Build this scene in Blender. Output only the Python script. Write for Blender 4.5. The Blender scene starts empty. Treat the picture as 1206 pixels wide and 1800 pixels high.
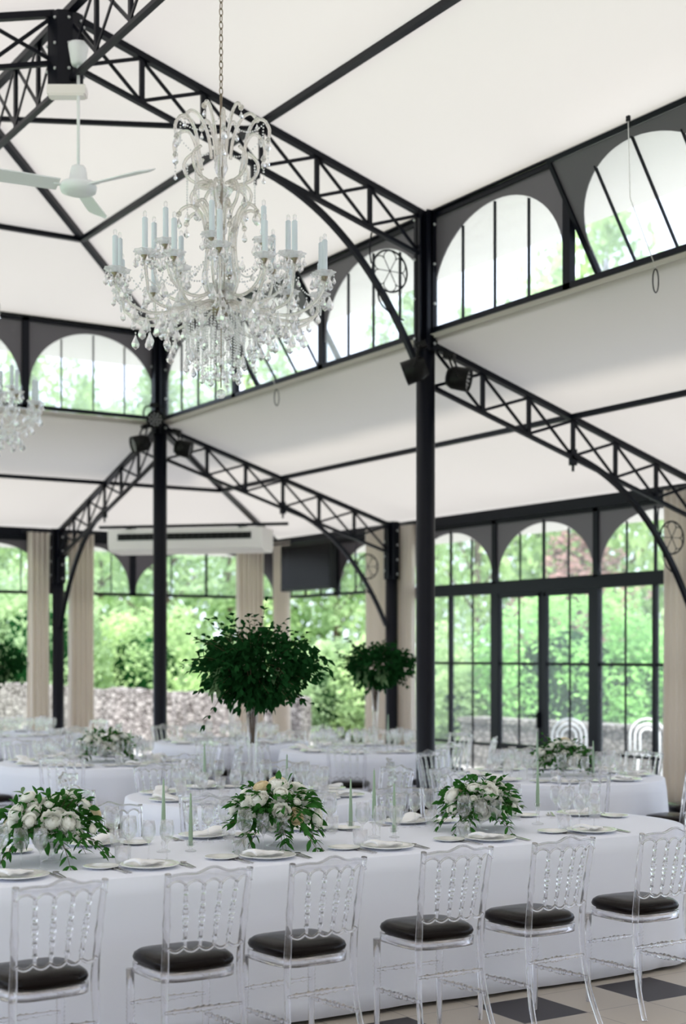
import bpy, math, random
from mathutils import Vector, Matrix, Euler
random.seed(7)
PI = math.pi
SC = bpy.context.scene
COL = SC.collection
# ------------------------------------------------------------------ camera
AZ = math.radians(32.2)
cam = bpy.data.cameras.new('camera'); camo = bpy.data.objects.new('camera', cam); COL.objects.link(camo)
camo.location = (0, 0, 1.8); camo.rotation_euler = (PI/2, 0, -AZ)
cam.sensor_fit = 'VERTICAL'; cam.sensor_height = 36; cam.lens = 50.24; cam.shift_y = 250/1800
cam.clip_start = .1; cam.clip_end = 400
cam.dof.use_dof = True; cam.dof.focus_distance = 7.6; cam.dof.aperture_fstop = 1.7
SC.camera = camo
# ------------------------------------------------------------------ world, sun, exposure
w = bpy.data.worlds.new('world'); SC.world = w; w.use_nodes = True
bg = w.node_tree.nodes['Background']; bg.inputs[0].default_value = (.75, .82, 1, 1); bg.inputs[1].default_value = 1.5
sun = bpy.data.lights.new('sun', 'SUN'); suno = bpy.data.objects.new('sun', sun); COL.objects.link(suno)
sun.energy = 3.4; sun.angle = math.radians(12); sun.color = (1, .96, .9)
suno.rotation_euler = (math.radians(35), 0, math.radians(-25))
vs = SC.view_settings; vs.view_transform = 'Standard'; vs.look = 'None'; vs.gamma = 1; vs.use_curve_mapping = False
vs.exposure = .98
SC.cycles.transparent_max_bounces = 48
SC.cycles.max_bounces = 14; SC.cycles.transmission_bounces = 10; SC.cycles.diffuse_bounces = 5
SC.cycles.sample_clamp_indirect = 6
# ------------------------------------------------------------------ materials
def nmat(name, col=(.8,.8,.8), rough=.5, metal=0., trans=0., ior=1.45, bump=0, bscale=50, coat=0., spec=.5):
    m = bpy.data.materials.new(name); m.use_nodes = True; nt = m.node_tree; b = nt.nodes['Principled BSDF']
    b.inputs['Base Color'].default_value = (*col, 1); b.inputs['Roughness'].default_value = rough
    b.inputs['Metallic'].default_value = metal; b.inputs['Transmission Weight'].default_value = trans
    b.inputs['IOR'].default_value = ior; b.inputs['Coat Weight'].default_value = coat
    b.inputs['Specular IOR Level'].default_value = spec
    if bump:
        n = nt.nodes.new('ShaderNodeTexNoise'); n.inputs['Scale'].default_value = bscale; n.inputs['Detail'].default_value = 4
        tc = nt.nodes.new('ShaderNodeTexCoord'); nt.links.new(tc.outputs['Object'], n.inputs['Vector'])
        bp = nt.nodes.new('ShaderNodeBump'); bp.inputs['Strength'].default_value = bump; bp.inputs['Distance'].default_value = .02
        nt.links.new(n.outputs[0], bp.inputs['Height']); nt.links.new(bp.outputs[0], b.inputs['Normal'])
    return m
def vary(m, c1, c2, scale, detail=3, w=(.35,.65)):
    nt = m.node_tree; b = nt.nodes['Principled BSDF']
    tc = nt.nodes.new('ShaderNodeTexCoord'); n = nt.nodes.new('ShaderNodeTexNoise'); n.inputs['Scale'].default_value = scale; n.inputs['Detail'].default_value = detail
    r = nt.nodes.new('ShaderNodeValToRGB'); r.color_ramp.elements[0].position = w[0]; r.color_ramp.elements[1].position = w[1]
    r.color_ramp.elements[0].color = (*c1, 1); r.color_ramp.elements[1].color = (*c2, 1)
    nt.links.new(tc.outputs['Object'], n.inputs['Vector']); nt.links.new(n.outputs[0], r.inputs[0]); nt.links.new(r.outputs[0], b.inputs['Base Color'])
    return m
def thin(name, col, tcol, tw, rough=.9, vscale=0):
    m = bpy.data.materials.new(name); m.use_nodes = True; nt = m.node_tree; nt.nodes.clear()
    o = nt.nodes.new('ShaderNodeOutputMaterial'); d = nt.nodes.new('ShaderNodeBsdfDiffuse'); t = nt.nodes.new('ShaderNodeBsdfTranslucent'); x = nt.nodes.new('ShaderNodeMixShader')
    d.inputs[0].default_value = (*col, 1); t.inputs[0].default_value = (*tcol, 1); x.inputs[0].default_value = tw
    if vscale:
        tc = nt.nodes.new('ShaderNodeTexCoord'); n = nt.nodes.new('ShaderNodeTexNoise'); n.inputs['Scale'].default_value = vscale; n.inputs['Detail'].default_value = 3
        nt.links.new(tc.outputs['Object'], n.inputs['Vector'])
        for (b, c) in ((d, col), (t, tcol)):
            r = nt.nodes.new('ShaderNodeValToRGB'); r.color_ramp.elements[0].position = .35; r.color_ramp.elements[1].position = .65
            r.color_ramp.elements[0].color = (c[0]*.6, c[1]*.65, c[2]*.6, 1); r.color_ramp.elements[1].color = (min(1, c[0]*1.35), min(1, c[1]*1.25), min(1, c[2]*1.2), 1)
            nt.links.new(n.outputs[0], r.inputs[0]); nt.links.new(r.outputs[0], b.inputs[0])
    nt.links.new(d.outputs[0], x.inputs[1]); nt.links.new(t.outputs[0], x.inputs[2]); nt.links.new(x.outputs[0], o.inputs[0]); return m
def clear(name, tcol, refr=.5, haze=0., ior=1.45, hcol=(1,1,1), glossf=1.35):
    """clear plastic or glass: part straight-through, part refracted, a fresnel sheen, optional haze"""
    m = bpy.data.materials.new(name); m.use_nodes = True; nt = m.node_tree; nt.nodes.clear(); N = nt.nodes.new; L = nt.links.new
    o = N('ShaderNodeOutputMaterial'); t = N('ShaderNodeBsdfTransparent'); t.inputs[0].default_value = (*tcol, 1)
    last = t.outputs[0]
    if refr > 0:
        g = N('ShaderNodeBsdfGlass'); g.inputs['Color'].default_value = (*tcol, 1); g.inputs['Roughness'].default_value = .0; g.inputs['IOR'].default_value = ior
        x = N('ShaderNodeMixShader'); x.inputs[0].default_value = refr; L(last, x.inputs[1]); L(g.outputs[0], x.inputs[2]); last = x.outputs[0]
    if haze > 0:
        d = N('ShaderNodeBsdfDiffuse'); d.inputs[0].default_value = (*hcol, 1); tr = N('ShaderNodeBsdfTranslucent'); tr.inputs[0].default_value = (*hcol, 1)
        xx = N('ShaderNodeMixShader'); L(d.outputs[0], xx.inputs[1]); L(tr.outputs[0], xx.inputs[2])
        x = N('ShaderNodeMixShader'); x.inputs[0].default_value = haze; L(last, x.inputs[1]); L(xx.outputs[0], x.inputs[2]); last = x.outputs[0]
    gl = N('ShaderNodeBsdfGlossy'); gl.inputs['Roughness'].default_value = .04; f = N('ShaderNodeFresnel'); f.inputs[0].default_value = glossf
    ge = N('ShaderNodeNewGeometry'); mt = N('ShaderNodeMath'); mt.operation = 'SUBTRACT'; mt.inputs[0].default_value = 1; L(ge.outputs['Backfacing'], mt.inputs[1])
    mm = N('ShaderNodeMath'); mm.operation = 'MULTIPLY'; L(f.outputs[0], mm.inputs[0]); L(mt.outputs[0], mm.inputs[1])   # one outer sheen, no inner one
    x = N('ShaderNodeMixShader'); L(mm.outputs[0], x.inputs[0]); L(last, x.inputs[1]); L(gl.outputs[0], x.inputs[2])
    L(x.outputs[0], o.inputs[0]); return m
M = {}
M['iron'] = nmat('iron', (.004,.005,.010), .36, 0, spec=.22)
M['panel'] = nmat('panel', (.12,.11,.125), .45)
M['bolt'] = nmat('bolt', (.55,.57,.58), .3, .8)
M['canvas'] = thin('canvas', (.72,.68,.625), (.56,.515,.46), .30)
M['curtain'] = thin('curtain', (.82,.77,.71), (.84,.78,.71), .45)
M['pane'] = clear('pane', (.97,.99,.98), 0, .09, hcol=(.9,.95,.95), glossf=1.25)
M['pane_high'] = clear('pane_high', (.97,.99,.99), 0, .20, hcol=(.93,.96,.97), glossf=1.25)
M['acrylic'] = clear('acrylic', (.985,.985,1), .8, .0, 1.47, glossf=1.65)
M['glass'] = clear('glass', (.985,.985,.99), .22, .0, 1.4, glossf=1.6)
M['crystal'] = clear('crystal', (.97,.975,.99), .6, .05, 1.7, glossf=2.0)
M['arm_glass'] = clear('arm_glass', (.95,.94,.92), .7, .0, 1.5, glossf=1.9)
M['frosted'] = clear('frosted', (.97,.98,1), .3, .28, 1.5, glossf=1.6)
M['water'] = clear('water', (.95,.97,.97), .4, .05, 1.33)
M['leather'] = nmat('leather', (.006,.004,.004), .24, bump=.03, bscale=60, spec=.16)
M['cloth'] = nmat('cloth', (.80,.83,.93), .85, bump=.05, bscale=300)
M['china'] = nmat('china', (.86,.86,.84), .15, coat=.3)
M['linen'] = nmat('linen', (.88,.88,.89), .8)
M['steel'] = nmat('steel', (.6,.58,.56), .22, 1)
M['leg_dark'] = nmat('leg_dark', (.02,.02,.02), .5)
M['candle'] = nmat('candle', (.30,.42,.30), .5)
M['tube_white'] = nmat('tube_white', (.66,.74,.80), .4)
M['nickel'] = nmat('nickel', (.30,.25,.19), .35, .8)
M['fan_white'] = nmat('fan_white', (.86,.89,.92), .35)
M['plastic_white'] = nmat('plastic_white', (.95,.90,.89), .5)
M['black'] = nmat('black', (.006,.006,.006), .4, spec=.2)
M['screen'] = nmat('screen', (.010,.008,.009), .25, spec=.08)
M['lens'] = nmat('lens', (.5,.5,.5), .15, .5)
M['leaf'] = thin('leaf', (.035,.13,.03), (.05,.2,.03), .25, vscale=14)
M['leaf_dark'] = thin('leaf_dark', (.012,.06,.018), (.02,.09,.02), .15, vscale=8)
M['leaf_pale'] = thin('leaf_pale', (.16,.27,.13), (.2,.3,.15), .25)
M['petal'] = thin('petal', (.97,.97,.93), (.97,.97,.9), .25)
M['petal_cream'] = thin('petal_cream', (.88,.78,.58), (.85,.75,.5), .3)
M['stem'] = nmat('stem', (.10,.06,.03), .7)
M['tree_a'] = thin('tree_a', (.50,.68,.36), (.55,.74,.38), .45, vscale=.8)
M['tree_b'] = thin('tree_b', (.40,.55,.33), (.46,.63,.34), .45, vscale=.8)
M['tree_red'] = thin('tree_red', (.38,.25,.24), (.42,.26,.24), .4, vscale=.8)
M['hedge'] = thin('hedge', (.34,.64,.24), (.38,.70,.24), .4, vscale=1.2)
M['bark'] = nmat('bark', (.12,.09,.07), .9, bump=.5, bscale=12)
M['white_metal'] = nmat('white_metal', (.85,.85,.85), .4)
M['bottle'] = nmat('bottle', (.3,.4,.45), .3)
g = nmat('grass', (.2,.4,.12), .9); M['grass'] = vary(g, (.22,.34,.18), (.32,.44,.26), 1.5)
g = nmat('gravel', (.6,.57,.52), .9); M['gravel'] = vary(g, (.42,.40,.38), (.55,.52,.50), 8)
# stone wall
g = nmat('stone', (.6,.55,.5), .9); nt = g.node_tree; b = nt.nodes['Principled BSDF']
tc = nt.nodes.new('ShaderNodeTexCoord'); mp = nt.nodes.new('ShaderNodeMapping'); mp.inputs['Scale'].default_value = (1.4,1.4,2.3)
v = nt.nodes.new('ShaderNodeTexVoronoi'); v.feature = 'DISTANCE_TO_EDGE'; v2 = nt.nodes.new('ShaderNodeTexVoronoi')
r = nt.nodes.new('ShaderNodeValToRGB'); r.color_ramp.elements[0].position = .02; r.color_ramp.elements[1].position = .12
r.color_ramp.elements[0].color = (.12,.10,.09,1); r.color_ramp.elements[1].color = (1,1,1,1)
r2 = nt.nodes.new('ShaderNodeValToRGB'); r2.color_ramp.elements[0].color = (.18,.16,.15,1); r2.color_ramp.elements[1].color = (.42,.39,.36,1)
mx = nt.nodes.new('ShaderNodeMix'); mx.data_type = 'RGBA'; mx.blend_type = 'MULTIPLY'; mx.inputs[0].default_value = 1
nt.links.new(tc.outputs['Object'], mp.inputs[0]); nt.links.new(mp.outputs[0], v.inputs['Vector']); nt.links.new(mp.outputs[0], v2.inputs['Vector'])
nt.links.new(v.outputs['Distance'], r.inputs[0]); nt.links.new(v2.outputs['Color'], r2.inputs[0]); nt.links.new(r.outputs[0], mx.inputs[6]); nt.links.new(r2.outputs[0], mx.inputs[7])
nt.links.new(mx.outputs[2], b.inputs['Base Color']); M['stone'] = g
# floor tiles: alternate rows of dark and pale tiles, thin joints
g = nmat('tiles', (.6,.6,.6), .3, spec=.12); nt = g.node_tree; b = nt.nodes['Principled BSDF']; N = nt.nodes.new; L = nt.links.new
tc = N('ShaderNodeTexCoord'); sp = N('ShaderNodeSeparateXYZ'); L(tc.outputs['Object'], sp.inputs[0])
def mth(op, a, bb=None, c=None):
    n = N('ShaderNodeMath'); n.operation = op
    for i, q in enumerate((a, bb, c)):
        if q is None: continue
        if isinstance(q, (int, float)): n.inputs[i].default_value = q
        else: L(q, n.inputs[i])
    return n.outputs[0]
T = .41
ux = mth('DIVIDE', mth('ADD', sp.outputs[0], -4.87 + T*40), T); uy = mth('DIVIDE', mth('ADD', sp.outputs[1], -5.42 + T*40), T)
ex = mth('MODULO', mth('FLOOR', ux), 2); ey = mth('MODULO', mth('FLOOR', uy), 2)
dark = mth('MULTIPLY', mth('GREATER_THAN', ex, .5), mth('LESS_THAN', ey, .5))
fx = mth('ABSOLUTE', mth('SUBTRACT', mth('FRACT', ux), .5)); fy = mth('ABSOLUTE', mth('SUBTRACT', mth('FRACT', uy), .5))
j = mth('GREATER_THAN', mth('MAXIMUM', fx, fy), .494)
m1 = N('ShaderNodeMix'); m1.data_type = 'RGBA'; L(dark, m1.inputs[0]); m1.inputs[6].default_value = (.50,.45,.39,1); m1.inputs[7].default_value = (.03,.025,.028,1)
m2 = N('ShaderNodeMix'); m2.data_type = 'RGBA'; L(j, m2.inputs[0]); L(m1.outputs[2], m2.inputs[6]); m2.inputs[7].default_value = (.22,.2,.19,1)
L(m2.outputs[2], b.inputs['Base Color']); M['tiles'] = g
# ------------------------------------------------------------------ mesh builder
class MB:
    def __init__(s): s.v = []; s.f = []; s.sm = []
    def add(s, vs_, fs, smooth=False):
        o = len(s.v); s.v += [tuple(p) for p in vs_]; s.f += [tuple(i+o for i in f) for f in fs]; s.sm += [smooth]*len(fs); return s
    def box(s, c, d, rz=0):
        x, y, z = (q/2 for q in d); cr, sr = math.cos(rz), math.sin(rz)
        vs_ = [(c[0]+a*x*cr-b*y*sr, c[1]+a*x*sr+b*y*cr, c[2]+e*z) for a, b, e in ((-1,-1,-1),(1,-1,-1),(1,1,-1),(-1,1,-1),(-1,-1,1),(1,-1,1),(1,1,1),(-1,1,1))]
        return s.add(vs_, [(3,2,1,0),(4,5,6,7),(0,1,5,4),(1,2,6,5),(2,3,7,6),(3,0,4,7)])
    def bar(s, a, b, w, h, up=(0,0,1)):
        a = Vector(a); b = Vector(b); d = (b-a).normalized(); u = Vector(up)
        sx = d.cross(u)
        if sx.length < 1e-4: sx = d.cross(Vector((0,1,0)))
        sx.normalize(); sz = sx.cross(d).normalized(); sx *= w/2; sz *= h/2
        vs_ = [p+i*sx+k*sz for p in (a, b) for i, k in ((-1,-1),(1,-1),(1,1),(-1,1))]
        return s.add(vs_, [(0,1,2,3),(7,6,5,4),(0,4,5,1),(1,5,6,2),(2,6,7,3),(3,7,4,0)])
    def tube(s, pts, rad, seg=8, closed=False, cap=True):
        pts = [Vector(p) for p in pts]; n = len(pts); R = rad if isinstance(rad, (list, tuple)) else [rad]*n
        prev = None; vs_ = []
        for i, p in enumerate(pts):
            if closed: d = pts[(i+1) % n]-pts[i-1]
            else: d = pts[min(i+1, n-1)]-pts[max(i-1, 0)]
            if d.length < 1e-9: d = Vector((0,0,1))
            d.normalize()
            if prev is None: prev = d.orthogonal().normalized()
            prev = (prev-d*prev.dot(d)); prev = prev.normalized() if prev.length > 1e-6 else d.orthogonal().normalized()
            q = d.cross(prev)
            for k in range(seg):
                a = 2*PI*k/seg; vs_.append(p+(prev*math.cos(a)+q*math.sin(a))*R[i])
        fs = []
        for i in range(n if closed else n-1):
            for k in range(seg):
                a = i*seg+k; b_ = i*seg+(k+1) % seg; c = ((i+1) % n)*seg; fs.append((a, b_, c+(k+1) % seg, c+k))
        s.add(vs_, fs, True)
        if cap and not closed: s.add([], []); o = len(s.v)-n*seg; s.f += [tuple(o+k for k in range(seg))[::-1], tuple(o+(n-1)*seg+k for k in range(seg))]; s.sm += [False, False]
        return s
    def lathe(s, prof, seg=16, c=(0,0,0), scal=None, smooth=True):
        vs_ = []; n = len(prof)
        for r_, z in prof:
            for k in range(seg):
                a = 2*PI*k/seg; m = 1+(scal[1]*math.cos(scal[0]*a) if scal else 0); vs_.append((c[0]+r_*m*math.cos(a), c[1]+r_*m*math.sin(a), c[2]+z))
        fs = [(i*seg+k, i*seg+(k+1) % seg, (i+1)*seg+(k+1) % seg, (i+1)*seg+k) for i in range(n-1) for k in range(seg)]
        return s.add(vs_, fs, smooth)
    def rod(s, a, b, prof, seg=8):
        """turned rod: prof = [(t, radius)]"""
        a = Vector(a); b = Vector(b); return s.tube([a.lerp(b, t) for t, _ in prof], [r_ for _, r_ in prof], seg)
    def ball(s, c, r_, seg=8, rings=5, sz=1):
        prof = [(max(1e-4, r_*math.sin(PI*i/rings)), -r_*sz*math.cos(PI*i/rings)) for i in range(rings+1)]
        return s.lathe(prof, seg, c)
    def drop(s, c, ln, wd, seg=6):
        """faceted teardrop hanging from c"""
        prof = [(1e-4, 0), (wd*.16, -ln*.2), (wd*.5, -ln*.62), (wd*.42, -ln*.82), (1e-4, -ln)]
        return s.lathe(prof, seg, c, smooth=False)
    def build(s, name, mat, parent=None, loc=None):
        me = bpy.data.meshes.new(name); me.from_pydata(s.v, [], s.f); me.polygons.foreach_set('use_smooth', s.sm); me.update()
        me.materials.append(M[mat] if isinstance(mat, str) else mat)
        o = bpy.data.objects.new(name, me); COL.objects.link(o)
        if parent: o.parent = parent
        if loc: o.location = loc
        return o
def tag(o, label=None, cat=None, group=None, kind=None):
    if label: o['label'] = label
    if cat: o['category'] = cat
    if group: o['group'] = group
    if kind: o['kind'] = kind
    return o
def empty(name, loc=(0,0,0), rz=0, label=None, cat=None, group=None, kind=None):
    o = bpy.data.objects.new(name, None); COL.objects.link(o); o.location = loc; o.rotation_euler = (0,0,rz); o.empty_display_size = .1
    return tag(o, label, cat, group, kind)
KIDS = {}
def kids(o):
    if o.name not in KIDS: KIDS[o.name] = [c for c in COL.objects if c.parent == o]
    return KIDS[o.name]
def copy_tree(o, parent=None):
    c = o.copy(); COL.objects.link(c)
    if parent: c.parent = parent
    for ch in kids(o): copy_tree(ch, c)
    return c
class Proto:
    """first placement uses the built thing itself, later ones are copies of the thing and its parts"""
    def __init__(s, o): s.o = o; s.used = False
    def put(s, loc, rz, label, group=None):
        if s.used: c = copy_tree(s.o)
        else:
            c = s.o; s.used = True
            def warm(q):
                for k in kids(q): warm(k)
            warm(c)
        c.location = loc; c.rotation_euler = (0,0,rz); c['label'] = label
        if group: c['group'] = group
        return c
def bez(p0, p1, p2, n=12):
    p0, p1, p2 = Vector(p0), Vector(p1), Vector(p2)
    return [p0*(1-t)**2+p1*2*t*(1-t)+p2*t*t for t in (i/n for i in range(n+1))]
def smooth_path(pts, n=6):
    pts = [Vector(p) for p in pts]; out = []
    for i in range(len(pts)-1):
        a = pts[max(i-1, 0)]; b = pts[i]; c = pts[i+1]; d = pts[min(i+2, len(pts)-1)]
        for k in range(n):
            t = k/n; out.append(.5*((2*b)+(c-a)*t+(2*a-5*b+4*c-d)*t*t+(3*b-a-3*c+d)*t**3))
    return out+[pts[-1]]
# ------------------------------------------------------------------ dimensions (metres)
XR, XL, XM = 7.72, .68, 4.2           # nave column lines, ridge
Y0, Y1, Y2 = 5.02, 10.82, 16.63       # column rows
XW, YW = 11.6, 20.5                   # outer glass walls
XO, YO = 11.28, 20.19                 # outer columns
XLW = XL-(XW-XR)
ZE, ZR = 5.90, 6.98                   # nave eave and ridge
# ------------------------------------------------------------------ floor, ground
MB().add([(XLW,-3,0),(XW+.1,-3,0),(XW+.1,YW+.1,0),(XLW,YW+.1,0),(XLW,-3,-.1),(XW+.1,-3,-.1),(XW+.1,YW+.1,-.1),(XLW,YW+.1,-.1)],
    [(0,1,2,3),(7,6,5,4),(0,4,5,1),(1,5,6,2),(2,6,7,3),(3,7,4,0)]).build('floor', 'tiles')['kind'] = 'structure'
def grid_ground(name, x0, x1, y0, y1, n, zf, mat):
    mb = MB(); vs_ = []; fs = []
    for i in range(n+1):
        for k in range(n+1):
            x = x0+(x1-x0)*k/n; y = y0+(y1-y0)*i/n; vs_.append((x, y, zf(x, y)))
    for i in range(n):
        for k in range(n): a = i*(n+1)+k; fs.append((a, a+1, a+n+2, a+n+1))
    o = mb.add(vs_, fs, True).build(name, mat); o['kind'] = 'structure'; return o
def zlawn(x, y):
    d = max(0, y-29, x-27)
    return -.12+min(2.2, d*.11)
grid_ground('garden_lawn', -60, 90, -50, 100, 50, zlawn, 'grass')
MB().box((19, 12, -.09), (14.5, 50, .05)).build('terrace_paving', 'gravel')['kind'] = 'structure'
MB().box((5, 23.6, -.09), (13, 6, .05)).build('path_paving', 'gravel')['kind'] = 'structure'
# ------------------------------------------------------------------ canvas ceilings
def wob(x, y): return .012*math.sin(x*3.1+y*1.3)+.008*math.sin(y*4.7-x*2)
def surf(name, P, nu, nv, mat='canvas'):
    """bilinear patch of four corners with a slight sag between the bars"""
    a, b, c, d = (Vector(p) for p in P); vs_ = []; fs = []
    for i in range(nv+1):
        for k in range(nu+1):
            u = k/nu; v_ = i/nv; p = (a*(1-u)+b*u)*(1-v_)+(d*(1-u)+c*u)*v_
            e = math.sin(PI*u)*math.sin(PI*v_); p.z += -.05*e+wob(p.x, p.y)*e; vs_.append(p)
    for i in range(nv):
        for k in range(nu): q = i*(nu+1)+k; fs.append((q, q+1, q+nu+2, q+nu+1))
    return vs_, fs
def slope_z(t): return ZE+(ZR-ZE)*t/3.52       # t = distance inwards from the column line
cm = MB()
ys = [-3, -.78, Y0, Y1]
for sgn, xe in ((1, XR), (-1, XL)):
    xin = lambda t: xe-sgn*t
    for i in range(3):
        for (t0, t1) in ((-.9, 0), (0, 1.76), (1.76, 3.52)):
            cm.add(*surf('', [(xin(t0), ys[i], slope_z(t0)), (xin(t0), ys[i+1], slope_z(t0)), (xin(t1), ys[i+1], slope_z(t1)), (xin(t1), ys[i], slope_z(t1))], 12, 8), True)
    for (t0, t1) in ((-.9, 0), (0, 1.76), (1.76, 3.52)):
        cm.add(*surf('', [(xin(t0), Y1, slope_z(t0)), (xin(t0), Y2-t0, slope_z(t0)), (xin(t1), Y2-t1, slope_z(t1)), (xin(t1), Y1, slope_z(t1))], 12, 8), True)
for (t0, t1) in ((-.9, 0), (0, 1.76), (1.76, 3.52)):
    cm.add(*surf('', [(XL+t0, Y2-t0, slope_z(t0)), (XR-t0, Y2-t0, slope_z(t0)), (XR-t1, Y2-t1, slope_z(t1)), (XL+t1, Y2-t1, slope_z(t1))], 14, 8), True)
o = cm.build('ceiling', 'canvas'); o['kind'] = 'structure'
AP = [(-.02, 4.75), (1.78, 4.23), (3.88, 3.74), (5.0, 3.46)]
cm = MB()
for i in range(3):
    (t0, z0), (t1, z1) = AP[i], AP[i+1]
    for a, b in ((-3, -.78), (-.78, Y0), (Y0, Y1), (Y1, Y2)):
        cm.add(*surf('', [(XR+t0, a, z0), (XR+t0, b, z0), (XR+t1, b, z1), (XR+t1, a, z1)], 10, 6), True)
        cm.add(*surf('', [(XL-t0, a, z0), (XL-t0, b, z0), (XL-t1, b, z1), (XL-t1, a, z1)], 10, 6), True)
    cm.add(*surf('', [(XR+t0, Y2, z0), (XR+t0, Y2+t0, z0), (XR+t1, Y2+t1, z1), (XR+t1, Y2, z1)], 8, 6), True)
    cm.add(*surf('', [(XR, Y2+t0, z0), (XR+t0, Y2+t0, z0), (XR+t1, Y2+t1, z1), (XR, Y2+t1, z1)], 8, 6), True)
    cm.add(*surf('', [(XL, Y2+t0, z0), (XR, Y2+t0, z0), (XR, Y2+t1, z1), (XL, Y2+t1, z1)], 14, 6), True)
    cm.add(*surf('', [(XL-t0, Y2+t0, z0), (XL, Y2+t0, z0), (XL, Y2+t1, z1), (XL-t1, Y2+t1, z1)], 8, 6), True)
    cm.add(*surf('', [(XL-t0, Y2, z0), (XL-t0, Y2+t0, z0), (XL-t1, Y2+t1, z1), (XL-t1, Y2, z1)], 8, 6), True)
o = cm.build('ceiling', 'canvas'); o['kind'] = 'structure'
# ------------------------------------------------------------------ windows
MB().add([(XLW-1,-3,0),(XW+1,-3,0),(XW+1,-3,4.0),(XR+.9,-3,5.6),(XM,-3,7.1),(XL-.9,-3,5.6),(XLW-1,-3,4.0)]+[(XLW-1,-3.15,0),(XW+1,-3.15,0),(XW+1,-3.15,4.0),(XR+.9,-3.15,5.6),(XM,-3.15,7.1),(XL-.9,-3.15,5.6),(XLW-1,-3.15,4.0)],
    [tuple(range(6, -1, -1)), tuple(range(7, 14))]+[(i, (i+1) % 7, 7+(i+1) % 7, 7+i) for i in range(7)]).build('wall_back_shade', nmat('plaster', (.72,.68,.62), .9))['kind'] = 'structure'  # unseen solid wall, added to darken cloth fronts and ironwork facing the camera
WN = [0]
def arch_plate(mb, x0, x1, z0, z1, a, b, zs, th=.012, y=0):
    """plate filling x0..x1, z0..z1 above a half-ellipse (a, b) springing at zs; th thick"""
    n = 28; xc = (x0+x1)/2; xs = [x0+(x1-x0)*i/n for i in range(n+1)]
    def zc(x):
        q = abs(x-xc)/a
        return zs if q >= 1 else zs+b*math.sqrt(1-q*q)
    # refine towards the springing with a cosine spread
    xs = [xc-a*math.cos(PI*i/n) for i in range(n+1)]; xs = [x0]+xs+[x1] if a < (x1-x0)/2-1e-4 else xs
    vs_ = []; fs = []
    for x in xs:
        z = z0 if (x <= x0 or x >= x1) and a < (x1-x0)/2-1e-4 else zc(x)
        for yy in (y-th/2, y+th/2): vs_ += [(x, yy, z), (x, yy, z1)]
    for i in range(len(xs)-1):
        o = i*4; fs += [(o, o+4, o+5, o+1), (o+2, o+3, o+7, o+6), (o, o+2, o+6, o+4), (o+1, o+5, o+7, o+3)]
    return mb.add(vs_, fs)
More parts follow.
